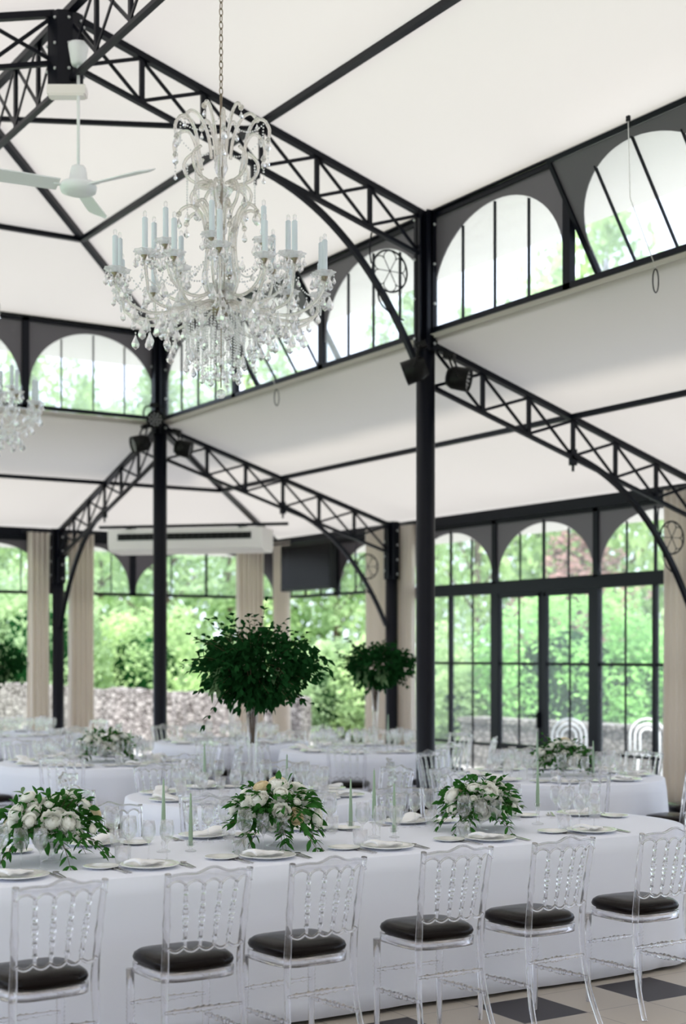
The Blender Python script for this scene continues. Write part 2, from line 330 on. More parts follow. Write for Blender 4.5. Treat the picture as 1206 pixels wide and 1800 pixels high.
def window(p, ang, W, z0, z1, zs_frac=.25, zb_gap=.06, muntins=(.25,.5,.75), thick=(), high=False, tilt=0, lower=None):
    """arched light W wide between z0 and z1; p = plan point of its left end; lower = dict for panes beneath the transom"""
    WN[0] += 1
    name = f'window_{WN[0]}'
    e = empty(name, (p[0], p[1], 0), ang); e['kind'] = 'structure'
    fr = MB(); f = .045; d = .06
    H = z1-z0
    fr.box((W/2, 0, z0+f/2), (W, d, f)); fr.box((W/2, 0, z1-f/2), (W, d, f))
    for x in (f/2, W-f/2): fr.box((x, 0, (z0+z1)/2), (f, d, H))
    fr.build('window_frame', 'iron', e)
    par = e; dz = 0
    if tilt:
        par = bpy.data.objects.new('sash', None); COL.objects.link(par); par.parent = e; par.location = (0, 0, (z0+z1)/2); par.rotation_euler = (tilt, 0, 0); dz = -(z0+z1)/2
        sf = MB(); q = .04
        sf.box((W/2, 0, z0+dz+q), (W-.12, .05, q)); sf.box((W/2, 0, z1+dz-q), (W-.12, .05, q))
        for x in (.08, W-.08): sf.box((x, 0, 0), (q, .05, H-.1))
        sf.build('sash_frame', 'iron', par)
    i0, i1 = f, W-f; zs = z0+H*zs_frac; b = z1-zb_gap-f-zs
    ap = MB(); ins = .055 if tilt else 0
    arch_plate(ap, i0+ins, i1-ins, zs+dz, z1-f+dz-ins*.4, (i1-i0)/2-.012-ins, b-ins*.5, zs+dz)
    ap.build('arched_panel', 'panel', par)
    for m in muntins:
        x = i0+(i1-i0)*m; qq = abs(m-.5)*2; zt = zs+b*math.sqrt(max(0, 1-qq*qq)) if m not in thick else z1-f
        ww = .035 if m in thick else .012
        MB().box((x, 0, (z0+zt)/2+dz), (ww, .025, zt-z0-.03)).build('glazing_bar', 'iron', par)
    MB().box((W/2, .012, (z0+z1)/2+dz), (W-.1, .005, H-.08)).build('pane', 'pane_high' if high else 'pane', par)
    if lower:
        lz0, lz1 = lower.get('z0', .1), z0; mid = lower.get('mid', 1.68); kick = lower.get('kick', .62)
        lf = MB()
        lf.box((W/2, 0, lz1-.05), (W, .11, .13)); lf.box((W/2, 0, .05), (W, .1, .1))
        jw = lower.get('jamb', .055)
        for x in (jw/2, W-jw/2): lf.box((x, 0, lz1/2), (jw, .08, lz1))
        lf.build('lower_frame', 'iron', e)
        MB().box((W/2, 0, mid), (W-.02, .035, .035)).build('rail', 'iron', e); MB().box((W/2, 0, kick), (W-.02, .035, .035)).build('rail', 'iron', e)
        MB().box((W/2, 0, lz1/2), (lower.get('mull', .05), .06, lz1-.1)).build('mullion', 'iron', e)
        for m in (.25, .75):
            MB().box((W*m, 0, lz1/2), (.014, .025, lz1-.15)).build('glazing_bar', 'iron', e)
        MB().box((W/2, .01, lz1/2), (W-.08, .005, lz1-.18)).build('pane', 'pane', e)
        if lower.get('door'):
            dh = MB(); x = W/2-.07
            dh.box((x+.01, -.05, .98), (.035, .02, .2)); dh.bar((x+.01, -.05, 1.03), (x+.01, -.1, 1.03), .015, .015); dh.bar((x+.01, -.1, 1.03), (x-.11, -.1, 1.03), .018, .018)
            dh.build('door_handle', 'black', e)
            bf = MB()
            for a_, b_ in ((.06, W/2-.02), (W/2+.02, W-.06)):
                for z in (.62, lz1-.14): bf.box(((a_+b_)/2, -.005, z), (b_-a_, .06, .07))
                for x in (a_+.03, b_-.03): bf.box((x, -.005, (.62+lz1)/2-.07), (.05, .06, lz1-.75))
            bf.build('door_leaf_frame', 'iron', e)
    return e
WB = (Y2-Y1)/3
CX = XR+.06
for base in (Y0, Y1):
    for k in range(3):
        # window runs from far end towards the camera so the inside is local -y
        window((CX, base+(k+1)*WB), -PI/2, WB, 4.78, 5.88, high=True, tilt=(math.radians(32) if k == 1 else 0))
for k in range(4):
    window((XL+k*1.76, Y2+.06), 0, 1.76, 4.78, 5.88, high=True)
for base in (-.78, Y0, Y1):
    for k in range(3): window((XL-.06, base+k*WB), PI/2, WB, 4.78, 5.88, high=True, muntins=(.5,))
# outer walls
for base in (Y0, Y1):
    for k in range(3):
        window((XW, base+(k+1)*WB), -PI/2, WB, 2.70, 3.54, .1, .05, muntins=(.25,.5,.75), thick=(.5,), lower=dict(door=(k == 1), mull=.075 if k == 1 else .05, jamb=.1 if k == 1 else .055))
for (ya, yb) in ((Y2, 18.57), (18.57, YW)):
    window((XW, yb), -PI/2, yb-ya, 2.70, 3.54, .1, .05, thick=(.5,), lower=dict())
for (xa, xb) in ((XL-3.88, XL-1.94), (XL-1.94, XL), (XL, XL+1.76), (XL+1.76, XL+3.52), (XL+3.52, XL+5.28), (XL+5.28, 7.72), (7.72, 9.05), (9.05, XW)):
    window((xa, YW), 0, xb-xa, 2.70, 3.54, .1, .05, thick=(.5,), lower=dict())
# wall heads above the lower windows, eave beams of the nave
for nm, p, sz in (('trim_1', (XW, (Y0+YW)/2, 3.61), (.12, YW-Y0+.1, .14)), ('trim_2', ((XL-3.88+XW)/2, YW, 3.61), (XW-XL+3.88, .12, .14))):
    MB().box(p, sz).build(nm, 'iron')['kind'] = 'structure'
for nm, p, sz in (('trim_3', (XR+.05, (Y0+Y2)/2, 5.92), (.10, Y2-Y0, .07)), ('trim_4', (XM, Y2+.05, 5.92), (XR-XL, .10, .07)), ('trim_5', (XL-.05, (Y0+Y2)/2, 5.92), (.10, Y2-Y0, .07))):
    MB().box(p, sz).build(nm, 'iron')['kind'] = 'structure'
for nm, p, sz in (('trim_6', (XR+.07, (Y0+Y2)/2, 4.745), (.10, Y2-Y0, .04)), ('trim_7', (XM, Y2+.07, 4.745), (XR-XL, .10, .04))):
    MB().box(p, sz).build(nm, 'canvas')['kind'] = 'structure'
# window pull cords on the pivoting lights
for i, y in enumerate((Y0+1.5*WB, Y1+1.5*WB)):
    y = y-.05
    c = empty('window_pull_cord', (XR-.25, y, 4.6), 0, ('thin cord with a loop hanging from the open clerestory light at the right edge' if i == 0 else 'thin cord with a loop hanging from the open clerestory light behind the large chandelier'), 'cord')
    MB().tube([(0, 0, 1.17), (.02, 0, .6), (.28, 0, .12)], .004, 6).build('cord', 'white_metal', c)
    MB().tube([(.28+.03*math.sin(a), 0, .02-.09*math.cos(a)) for a in (2*PI*k/16 for k in range(16))], .005, 6, closed=True).build('loop', 'iron', c)
    MB().box((0, 0, 1.19), (.02, .03, .04)).build('catch', 'iron', c)
# ------------------------------------------------------------------ columns
def column(x, y, ztop, zpl0, label, outer=False):
    e = empty('iron_column', (x, y, 0), 0, label, 'column', 'iron columns of the hall')
    r_ = .088
    MB().lathe([(r_*1.6, 0), (r_*1.6, .05), (r_*1.15, .1), (r_, .16), (r_, zpl0+.05), (.06, zpl0+.05)], 24).build('shaft', 'iron', e)
    hd = MB(); h = ztop-zpl0; zc = zpl0+h/2
    hd.box((0, 0, zc), (.1, .1, h)); hd.box((0, 0, zc), (.2, .02, h)); hd.box((0, 0, zc), (.02, .2, h))
    hd.box((-.09, 0, zc), (.02, .1, h)); hd.box((0, -.09, zc), (.1, .02, h)); hd.box((0, .09, zc), (.1, .02, h))
    hd.box((.09, 0, zc), (.02, .1, h))
    hd.build('head_post', 'iron', e)
    n = 4
    for i in range(n):
        z = zpl0+.12+(h-.2)*i/(n-1)
        MB().ball((-.102, .03, z), .016, 8, 4).build('bolt', 'bolt', e); MB().ball((.03, -.102, z-.05), .016, 8, 4).build('bolt', 'bolt', e)
    return e
column(XR, Y1, 5.9, 4.6, 'dark iron column rising in the foreground right of centre')
column(XR, Y2, 5.9, 4.6, 'dark iron column at the far clerestory corner, left of centre')
column(XR, Y0, 5.9, 4.6, 'dark iron column nearest on the right, beyond the frame edge')
column(XL, Y1, 5.9, 4.6, 'dark iron column on the left side of the nave')
column(XL, Y2, 5.9, 4.6, 'dark iron column at the far left corner of the nave')
column(XO, Y2, 3.66, 2.85, 'slim dark iron column between curtains on the far right glass wall')
column(XO, Y1, 3.66, 2.85, 'dark iron column by the curtain at the right edge')
column(XR, YO, 3.66, 2.85, 'dark iron column between curtains on the far glass wall at left')
# ------------------------------------------------------------------ trusses
def rosette(mb, cx, cz, R):
    mb.tube([(cx+R*math.cos(a), 0, cz+R*math.sin(a)) for a in (2*PI*k/32 for k in range(32))], .009, 6, closed=True)
    for q in range(6):
        a0 = PI/2+q*PI/3; r2 = R*.36; px_, pz = cx+(R-r2)*math.cos(a0)*.97, cz+(R-r2)*math.sin(a0)*.97
        mb.tube([(px_+r2*math.cos(a), 0, pz+r2*math.sin(a)) for a in (a0-1.75+3.5*k/12 for k in range(13))], .005, 5)
        a1 = a0+PI/6
        mb.bar((cx, 0, cz), (cx+R*.62*math.cos(a1), 0, cz+R*.62*math.sin(a1)), .006, .006)
    return mb
def truss(p0, ang, Lg, z0, z1, dep, n, label, arch=None, ros=None, hang=True, x_start=.06, cross=True):
    """lattice truss starting at plan point p0; local x runs along it"""
    e = empty('roof_truss', (p0[0], p0[1], 0), ang, label, 'truss', 'iron lattice trusses under the roof')
    zt = lambda x: z0+(z1-z0)*x/Lg
    MB().bar((0, 0, z0), (Lg, 0, z1), .07, .05).build('top_chord', 'iron', e)
    MB().bar((x_start, 0, zt(x_start)-dep), (Lg, 0, z1-dep), .05, .035).build('bottom_chord', 'iron', e)
    xs = [x_start+(Lg-x_start)*i/n for i in range(n+1)]
    for i, x in enumerate(xs):
        if 0 < i < n: MB().box((x, 0, zt(x)-dep/2), (.04, .03, dep)).build('post', 'iron', e)
        if i < n:
            x2 = xs[i+1]
            MB().bar((x, .012, zt(x)-.02), (x2, .012, zt(x2)-dep+.02), .012, .03, up=(0,0,1)).build('diagonal_brace', 'iron', e)
            MB().bar((x, -.012, zt(x)-dep+.02), (x2, -.012, zt(x2)-.02), .012, .03, up=(0,0,1)).build('diagonal_brace', 'iron', e)
    if arch:
        a, b, c = arch
        mb = MB(); pts = bez((a[0], 0, a[1]), (b[0], 0, b[1]), (c[0], 0, c[1]), 20)
        for i in range(20): mb.bar(pts[i], pts[i+1], .055, .045)
        mb.build('arch_brace', 'iron', e)
        jx = a[0]
        MB().box((jx, 0, a[1]-.02), (.07, .05, .16)).tube([(jx, 0, a[1]-.1), (jx, 0, a[1]-.16)], .014, 8).build('joint_plate', 'iron', e)
    if ros:
        mb = MB(); rosette(mb, *ros)
        cx, cz, R = ros; s = 1 if cx < Lg/2 else -1
        mb.tube([(cx+s*(R+.01)*1.0+s*.02*math.sin(t*3), 0, cz+.32-.28*t) for t in (k/8 for k in range(9))], .008, 6)
        mb.tube([(cx-s*R*.8+s*R*1.5*(.5-.5*math.cos(t*PI)), 0, cz-R-.0-.26*abs(math.cos(t*PI/2))**.6+.02) for t in (k/12 for k in range(13))], .008, 6)
        mb.build('rosette', 'iron', e)
    return e
dn = 6
truss((XR, Y1), PI, 3.42, 5.87, 6.88, .39, 6, 'lattice truss rising from the tall centre column to the ridge hub', ((1.8, 6.0), (.75, 5.75), (.09, 4.45)), (.40, 5.30, .19))
truss((XL, Y1), 0, 3.42, 5.87, 6.88, .39, 6, 'lattice truss falling from the ridge hub to the left side', ((1.8, 6.0), (.75, 5.75), (.09, 4.45)), (.40, 5.30, .19))
truss((XR, Y0), PI, 3.42, 5.87, 6.88, .39, 6, 'lattice truss overhead nearest the camera, right half', ((1.8, 6.0), (.75, 5.75), (.09, 4.45)), (.40, 5.30, .19))
truss((XM, Y0), PI/2, Y1-Y0, 6.90, 6.90, .56, 9, 'ridge lattice girder running from the hub towards the camera')
truss((XM, Y1), PI/2, 13.11-Y1, 6.90, 6.90, .56, 4, 'ridge lattice girder running from the hub to the far hip')
for yy, lb in ((Y1, 'lattice truss from the tall centre column out to the right edge'), (Y2, 'lattice truss from the far corner column to the far right glass wall'), (Y0, 'lattice truss over the near right aisle')):
    truss((XR, yy), 0, 3.5, 4.70, 3.62, .39, 6, lb, ((1.80, 3.78), (2.85, 3.5), (3.47, 2.2)), (3.16, 3.02, .17), x_start=.1)
truss((XR, Y2), PI/2, 3.5, 4.70, 3.62, .39, 6, 'lattice truss from the far corner column back to the far glass wall', ((1.80, 3.78), (2.85, 3.5), (3.47, 2.2)), None, x_start=.1)
truss((XL, Y2), PI/2, 3.5, 4.70, 3.62, .39, 6, 'lattice truss from the far left nave corner to the far glass wall', ((1.80, 3.78), (2.85, 3.5), (3.47, 2.2)), None, x_start=.1)
def beam(name, a, b, w_, h_, label, cat, group=None):
    a = Vector(a); b = Vector(b)
    o = MB().bar((0,0,0), b-a, w_, h_).build(name, 'iron'); o.location = a; return tag(o, label, cat, group)
pg = 'purlins under the canvas roof'
zp = slope_z(1.76)-.07
beam('purlin', (XR-1.76, -1, zp), (XR-1.76, Y2-1.76, zp), .06, .05, 'dark purlin along the right nave slope, crossing the upper right of the picture', 'purlin', pg)
beam('purlin', (XL+1.76, -1, zp), (XL+1.76, Y2-1.76, zp), .06, .05, 'dark purlin along the left nave slope', 'purlin', pg)
beam('purlin', (XL+1.76, Y2-1.76, zp), (XR-1.76, Y2-1.76, zp), .06, .05, 'dark purlin across the far hip of the nave, below the ceiling fan', 'purlin', pg)
beam('purlin', (9.5, -1, 4.16), (9.5, 18.41, 4.16), .06, .05, 'dark purlin along the right aisle ceiling behind the centre column', 'purlin', pg)
beam('purlin', (XL-1.78, 18.41, 4.16), (9.5, 18.41, 4.16), .06, .05, 'dark purlin along the far aisle ceiling at left', 'purlin', pg)
hg = 'hip rafters of the roof'
beam('hip_rafter', (XR, Y2, slope_z(0)-.05), (XM, 13.11, slope_z(3.52)-.05), .07, .06, 'dark hip rafter from the far nave corner up past the ceiling fan', 'rafter', hg)
beam('hip_rafter', (XL, Y2, slope_z(0)-.05), (XM, 13.11, slope_z(3.52)-.05), .07, .06, 'dark hip rafter on the far left of the nave', 'rafter', hg)
beam('hip_rafter', (XR, Y2, 4.68), (XW, YW, 3.66), .07, .06, 'dark hip rafter over the air conditioner at the far corner', 'rafter', hg)
beam('tie_bar', (XR-1.76, Y1, 6.33), (XM, 12.95, 6.75), .04, .04, 'dark diagonal brace from the truss joint to the far ridge end', 'tie bar')
# hub
hub = empty('ridge_hub', (XM, Y1, 6.28), 0, 'black octagonal ridge hub where the trusses meet, top left', 'hub')
MB().lathe([(.001, 0), (.15, 0), (.15, .60), (.001, .60)], 8, smooth=False).build('hub_body', 'iron', hub)
for k in range(8):
    a = PI/8+k*PI/4
    for z in (.14, .34, .54): MB().ball((.145*math.cos(a+.2), .145*math.sin(a+.2), z), .014, 8, 4).build('bolt', 'bolt', hub)
el = empty('emergency_light', (XM-.06, Y1-.19, 6.17), math.radians(-32), 'white emergency light box under the ridge hub', 'light')
MB().box((0, 0, .04), (.3, .12, .07)).build('housing', 'plastic_white', el); MB().box((0, -.005, 0), (.27, .1, .02)).build('diffuser', 'plastic_white', el)
# ------------------------------------------------------------------ ceiling fan
s_, c_ = math.sin(AZ), math.cos(AZ)
fan = empty('ceiling_fan', (4.2, 10.55, 5.42), 0, 'white three-blade ceiling fan hanging under the ridge hub', 'fan')
MB().lathe([(.001, .98), (.05, .98), (.058, 1.0), (.08, 1.13), (.075, 1.15), (.001, 1.15)], 24).build('canopy', 'fan_white', fan)
MB().tube([(0, 0, .12), (0, 0, 1.02)], .012, 10).build('down_rod', 'fan_white', fan)
MB().lathe([(.001, -.03), (.08, -.03), (.135, -.01), (.145, .03), (.13, .06), (.075, .075), (.06, .17), (.05, .19), (.001, .19)], 32).build('motor_housing', 'fan_white', fan)
for k in range(3):
    a = math.radians(-33+120*k); L_, D_ = math.cos(a), math.sin(a)
    dx, dy = L_*c_+D_*s_, -L_*s_+D_*c_
    d = Vector((dx, dy, 0)); n = Vector((-dy, dx, 0))
    mb = MB(); vs_ = []
    for i in range(9):
        t = i/8; r0 = .16+.58*t; wd = .068+.012*t if i < 8 else .055
        for sg in (-1, 1):
            for th in (-.004, .004): vs_.append(d*r0+n*sg*wd+Vector((0, 0, .03+.022*sg+th)))
    fs = []
    for i in range(8):
        o = i*4; fs += [(o, o+4, o+6, o+2), (o+1, o+3, o+7, o+5), (o, o+1, o+5, o+4), (o+2, o+6, o+7, o+3)]
    fs += [(0, 2, 3, 1), (32, 33, 35, 34)]
    mb.add(vs_, fs); mb.bar(d*.1+Vector((0,0,.03)), d*.2+Vector((0,0,.03)), .04, .014); mb.build('blade', 'fan_white', fan)
# ------------------------------------------------------------------ chandeliers
def torus_link(mb, c, a, b, r_, rot):
    pts = []
    for k in range(12):
        t = 2*PI*k/12; x = a*math.cos(t); z = b*math.sin(t); pts.append((c[0]+x*math.cos(rot), c[1]+x*math.sin(rot), c[2]+z))
    mb.tube(pts, r_, 5, closed=True)
def make_chandelier():
    B = 3.42; Z = lambda z: z-B
    e = empty('crystal_chandelier', (0, 0, B))
    ch = MB(); z = 5.35
    while z < 6.9: torus_link(ch, (0, 0, Z(z)), .012, .026, .0035, 0 if int(round((z-5.35)/.042)) % 2 else PI/2); z += .042
    ch.build('chain', 'nickel', e)
    MB().rod((0, 0, Z(3.98)), (0, 0, Z(5.36)), [(0, .02), (.3, .012), (.6, .01), (1, .008)]).build('centre_rod', 'nickel', e)
    MB().lathe([(.001, -.02), (.045, -.01), (.07, .02), (.065, .035), (.035, .05), (.03, .1), (.001, .11)], 20, (0, 0, Z(3.97))).build('hub_bowl', 'nickel', e)
    def gl(prof, name='glass_baluster', mat='crystal', sc=None, seg=20): return MB().lathe([(r_, Z(q)) for r_, q in prof], seg, scal=sc).build(name, mat, e)
    gl([(.02, 4.02), (.07, 4.05), (.09, 4.1), (.06, 4.16), (.025, 4.2), (.03, 4.24), (.055, 4.3), (.04, 4.38), (.02, 4.42)])
    gl([(.02, 4.46), (.04, 4.5), (.03, 4.6), (.015, 4.66)]); gl([(.01, 4.68), (.06, 4.73), (.075, 4.76), (.03, 4.79)], 'glass_dish', 'crystal', (8, .08), 32)
    gl([(.01, 4.1), (.07, 4.12), (.09, 4.15), (.085, 4.155), (.06, 4.13), (.01, 4.12)], 'glass_dish', 'crystal', (10, .06), 40)
    gl([(.02, 4.84), (.045, 4.9), (.03, 5.0), (.012, 5.06)])
    # main arms: (count, path, cup radius/height)
    def drop_mesh(ln, wd):
        me = MB().ball((0, 0, -.006), .0065, 6, 4).drop((0, 0, -.014), ln, wd, 6)
        o = me.build('pendant', 'crystal'); m = o.data; bpy.data.objects.remove(o); return m
    D1, D2, D3 = drop_mesh(.05, .028), drop_mesh(.075, .04), drop_mesh(.10, .055)
    def hang(me, p, par, nm='pendant'):
        o = bpy.data.objects.new(nm, me); COL.objects.link(o); o.parent = par; o.location = p; o.rotation_euler = (0, 0, random.random()*6); return o
    def bobeche(par, x, z, cs):
        ca, sa = cs; p = (x*ca, x*sa, z)
        MB().lathe([(.012, 0), (.04, .004), (.068, .024), (.066, .03), (.038, .012), (.012, .006)], 32, p, (8, .10)).build('drip_pan', 'frosted', par)
        MB().lathe([(.006, -.03), (.014, -.022), (.01, -.015), (.024, -.004), (.024, 0), (.008, .004)], 12, p).build('cup', 'nickel', par)
        MB().lathe([(.0175, 0), (.017, .225), (.009, .232)], 12, p).build('candle_tube', 'tube_white', par)
        MB().lathe([(.010, .232), (.0125, .245), (.012, .262), (.001, .272)], 8, p).build('bulb', 'glass', par)
        for q in range(6):
            a = q*PI/3+.3; hang(D1 if q % 2 else D2, (p[0]+.058*math.cos(a), p[1]+.058*math.sin(a), z+.012), par)
    def arm(path, a, rr=.0105):
        ca, sa = math.cos(a), math.sin(a)
        pts = smooth_path([(x*ca, x*sa, Z(z)) for x, z in path], 5)
        mb = MB().tube(pts, rr, 7)
        mb.ball(tuple(pts[-1]), rr*1.7, 8, 5)
        return mb
    nlo, nhi = 16, 8
    for k in range(nlo):
        a = 2*PI*(k+.5)/nlo; rc = .70 if k % 2 else .64; hc = 4.15 if k % 2 else 4.21
        am = arm([(.06, 4.03), (.20, 4.01), (.34, 3.95), (.48, 3.93), (.60, 3.97), (rc-.02, 4.05), (rc, hc-.03)], a).build('arm', 'arm_glass', e)
        bobeche(am, rc, Z(hc), (math.cos(a), math.sin(a)))
        for x, z, me in ((.36, 3.93, D2), (.5, 3.91, D3), (.62, 4.0, D2)): hang(me, (x*math.cos(a), x*math.sin(a), Z(z)), am)
    for k in range(nhi):
        a = 2*PI*(k+.1)/nhi
        am = arm([(.06, 4.12), (.16, 4.06), (.28, 4.06), (.38, 4.12), (.42, 4.22), (.43, 4.30)], a).build('arm', 'arm_glass', e)
        bobeche(am, .43, Z(4.33), (math.cos(a), math.sin(a)))
        for x, z, me in ((.22, 4.04, D2), (.34, 4.07, D2)): hang(me, (x*math.cos(a), x*math.sin(a), Z(z)), am)
    # scrolls of the tall body and crown
    crown = [(.14, 4.86), (.165, 4.97), (.185, 5.08), (.235, 5.165), (.30, 5.165), (.34, 5.10), (.33, 5.03)]
    crown2 = [(.06, 4.96), (.08, 5.1), (.13, 5.22), (.19, 5.26), (.23, 5.22)]
    onion1 = [(.17, 5.0), (.225, 4.95), (.235, 4.89), (.19, 4.82), (.09, 4.79)]
    onion2 = [(.06, 4.79), (.15, 4.785), (.195, 4.73), (.18, 4.665), (.12, 4.60), (.095, 4.52)]
    umb = [(.09, 4.38), (.10, 4.5), (.13, 4.6), (.19, 4.645), (.25, 4.62), (.27, 4.585)]
    stem = [(.09, 4.1), (.12, 4.2), (.10, 4.32), (.09, 4.5)]
    for path, n, off, hangs in ((crown, 6, 0, (D2, .33, 5.05)), (crown2, 6, .5, (D1, .23, 5.21)), (onion1, 8, .2, None), (onion2, 8, 0, None), (umb, 8, .5, (D2, .27, 4.58)), (stem, 6, .1, None)):
        for k in range(n):
            a = 2*PI*(k+off)/n; sc = arm(path, a, .0115).build('scroll', 'arm_glass', e)
            if hangs: hang(hangs[0], (hangs[1]*math.cos(a), hangs[1]*math.sin(a), Z(hangs[2])), sc)
    # bead strands
    def strand(p, ln, dropm, step=.0175):
        mb = MB(); n = int(ln/step)
        for i in range(n): mb.ball((0, 0, -i*step), .0078, 6, 4)
        o = mb.build('bead_strand', 'crystal', e, p); hang(dropm, (0, 0, -n*step), o)
        return o
    n = 26
    for k in range(n):
        a = 2*PI*k/n; strand((.22*math.cos(a), .22*math.sin(a), Z(3.97)), .20+.05*(k % 3), D2)
    for k in range(14):
        a = 2*PI*(k+.5)/14; strand((.12*math.cos(a), .12*math.sin(a), Z(3.96)), .33+.03*(k % 2), D2)
    for k in range(6):
        a = 2*PI*k/6; strand((.33*math.cos(a), .33*math.sin(a), Z(5.05)), .13, D1)
    for k in range(8):
        a = 2*PI*(k+.2)/8; strand((.215*math.cos(a), .215*math.sin(a), Z(4.92)), .24+.05*(k % 2), D2)
    for k in range(20):
        a = 2*PI*(k+.3)/20; r_ = .42+.06*(k % 3); hang(D3, (r_*math.cos(a), r_*math.sin(a), Z(3.90-.03*(k % 3))), e)
    rl = random.Random(4)
    for k in range(44):
        a = 2*PI*k/44+rl.uniform(-.05, .05); r_ = rl.uniform(.28, .70); hang((D2, D3)[k % 2], (r_*math.cos(a), r_*math.sin(a), Z(4.0+.12*max(0, (r_-.5)/.2)-rl.uniform(0, .06))), e)
    for k in range(34):
        a = 2*PI*k/34+rl.uniform(-.08, .08); r_ = rl.uniform(.26, .64); hang((D2, D1)[k % 2], (r_*math.cos(a), r_*math.sin(a), Z(4.10+.1*rl.random())), e)
    for k in range(12):
        a = 2*PI*(k+.3)/12; strand((.31*math.cos(a), .31*math.sin(a), Z(3.93)), .10+.06*(k % 2), D2)
    # festoons of beads between the cups and from the cups to the body
    def fest(p, q, sag, nb):
        mb = MB()
        for i in range(nb+1):
            t = i/nb; mb.ball((p[0]+(q[0]-p[0])*t, p[1]+(q[1]-p[1])*t, p[2]+(q[2]-p[2])*t-sag*4*t*(1-t)), .0065, 6, 4)
        mb.build('bead_festoon', 'crystal', e)
    for k in range(nlo):
        a = 2*PI*(k+.5)/nlo; b_ = 2*PI*(k+1.5)/nlo; r1 = .70 if k % 2 else .64; r2 = .64 if k % 2 else .70
        fest((r1*math.cos(a), r1*math.sin(a), Z(4.10)), (r2*math.cos(b_), r2*math.sin(b_), Z(4.10)), .09, 18)
    for k in range(8):
        a = 2*PI*(k+.1)/8; b_ = 2*PI*(k+1.1)/8; fest((.43*math.cos(a), .43*math.sin(a), Z(4.26)), (.43*math.cos(b_), .43*math.sin(b_), Z(4.26)), .12, 22)
        fest((.43*math.cos(a), .43*math.sin(a), Z(4.26)), (.10*math.cos(a), .10*math.sin(a), Z(4.33)), .14, 24)
        fest((.68*math.cos(a), .68*math.sin(a), Z(4.08)), (.36*math.cos(a), .36*math.sin(a), Z(4.06)), .08, 20)
    for k in range(6):
        a = 2*PI*k/6; b_ = 2*PI*(k+1)/6; fest((.30*math.cos(a), .30*math.sin(a), Z(5.14)), (.30*math.cos(b_), .30*math.sin(b_), Z(5.14)), .08, 18)
    MB().tube([(0, 0, Z(3.97)), (0, 0, Z(3.5))], .004, 6).build('finial_rod', 'nickel', e)
    MB().ball((0, 0, Z(3.46)), .032, 10, 7).build('finial_ball', 'crystal', e)
    return e
ce = make_chandelier(); tag(ce, cat='chandelier')
P = Proto(ce)
P.put((4.2, 8.13, 3.42), .1, 'large crystal chandelier with white candle tubes hanging on a long chain at upper centre', 'crystal chandeliers in the nave')
P.put((4.2, 13.4, 3.42), .3, 'smaller-looking distant crystal chandelier cut by the left edge of the picture', 'crystal chandeliers in the nave')
# ------------------------------------------------------------------ stage lights on the columns
def par_can():
    e = empty('stage_light', (0, 0, 0)); tag(e, cat='stage light', group='black stage lights on the columns')
    MB().lathe([(.001, -.11), (.07, -.11), (.095, -.06), (.1, .08), (.092, .08), (.085, .05), (.001, .05)], 20).build('housing', 'black', e)
    mb = MB()
    for r_, n in ((0, 1), (.035, 6), (.066, 11)):
        for k in range(n): mb.ball((r_*math.cos(2*PI*k/n), r_*math.sin(2*PI*k/n), .055), .012, 6, 4)
    mb.build('lens_cluster', 'lens', e)
    MB().tube(smooth_path([(-.115, 0, 0), (-.12, .06, -.05), (-.1, .14, -.1), (0, .17, -.12), (.1, .14, -.1), (.12, .06, -.05), (.115, 0, 0)], 4), .01, 6).build('yoke', 'black', e)
    MB().box((0, .17, -.13), (.09, .05, .09)).build('clamp', 'black', e)
    return e
PC = Proto(par_can())
def aim(o, d): o.rotation_euler = Vector(d).to_track_quat('Z', 'Y').to_euler()
for p, d, lb in (((8.0, 10.66, 4.36), (.75, -.9, -.25), 'black stage light right of the tall centre column, lenses facing right'),
                 ((7.47, 10.66, 4.38), (-.75, .55, -.35), 'black stage light left of the tall centre column, seen from its side'),
                 ((7.55, 16.42, 4.74), (-.35, -1, -.1), 'black stage light facing front with round lenses on the far corner column'),
                 ((7.42, 16.6, 4.45), (-1, .1, -.3), 'black stage light left of the far corner column, seen from the side'),
                 ((8.0, 16.5, 4.42), (.8, -.6, -.25), 'black stage light right of the far corner column')):
    o = PC.put(p, 0, lb); aim(o, d); o.scale = (1.12, 1.12, 1.12)
# ------------------------------------------------------------------ air conditioner on its hanging bar
A = Vector((7.66, 18.46, 3.545)); Bq = Vector((9.56, 16.56, 3.545))
beam('hanging_bar', A, Bq, .05, .04, 'long black bar under the far trusses carrying the air conditioner', 'bar')
ac = empty('air_conditioner', (8.5, 17.55, 3.2), math.radians(-45), 'long white ceiling air conditioner with dark outlet slot at the far corner', 'air conditioner')
prof = [(-.0, .04), (.03, 0), (.5, -.02), (.56, .1), (.56, .31), (-.02, .31), (-.05, .22)]    # (y, z)
W_ = 1.1; vs_ = []
prof = [(0, .13), (.03, .03), (.12, 0), (.50, -.01), (.56, .05), (.56, .31), (0, .31)]
for x in (-W_, W_): vs_ += [(x, y, z) for y, z in prof]
n = len(prof)
MB().add(vs_, [tuple(range(n)), tuple(range(2*n-1, n-1, -1))]+[(i, i+n, (i+1) % n+n, (i+1) % n) for i in range(n)]).build('casing', 'plastic_white', ac)
MB().box((0, -.005, .20), (1.9, .03, .085)).build('outlet_slot', 'black', ac)
mb = MB()
for k in range(22): mb.box((-.92+k*.0876, -.022, .20), (.006, .006, .08))
mb.build('louvre', 'leg_dark', ac)
MB().box((0, .012, .06), (2.05, .02, .015)).build('trim_strip', 'plastic_white', ac)
for x in (-.8, .8): MB().box((x, .1, .325), (.05, .3, .03)).build('mounting_bracket', 'iron', ac)
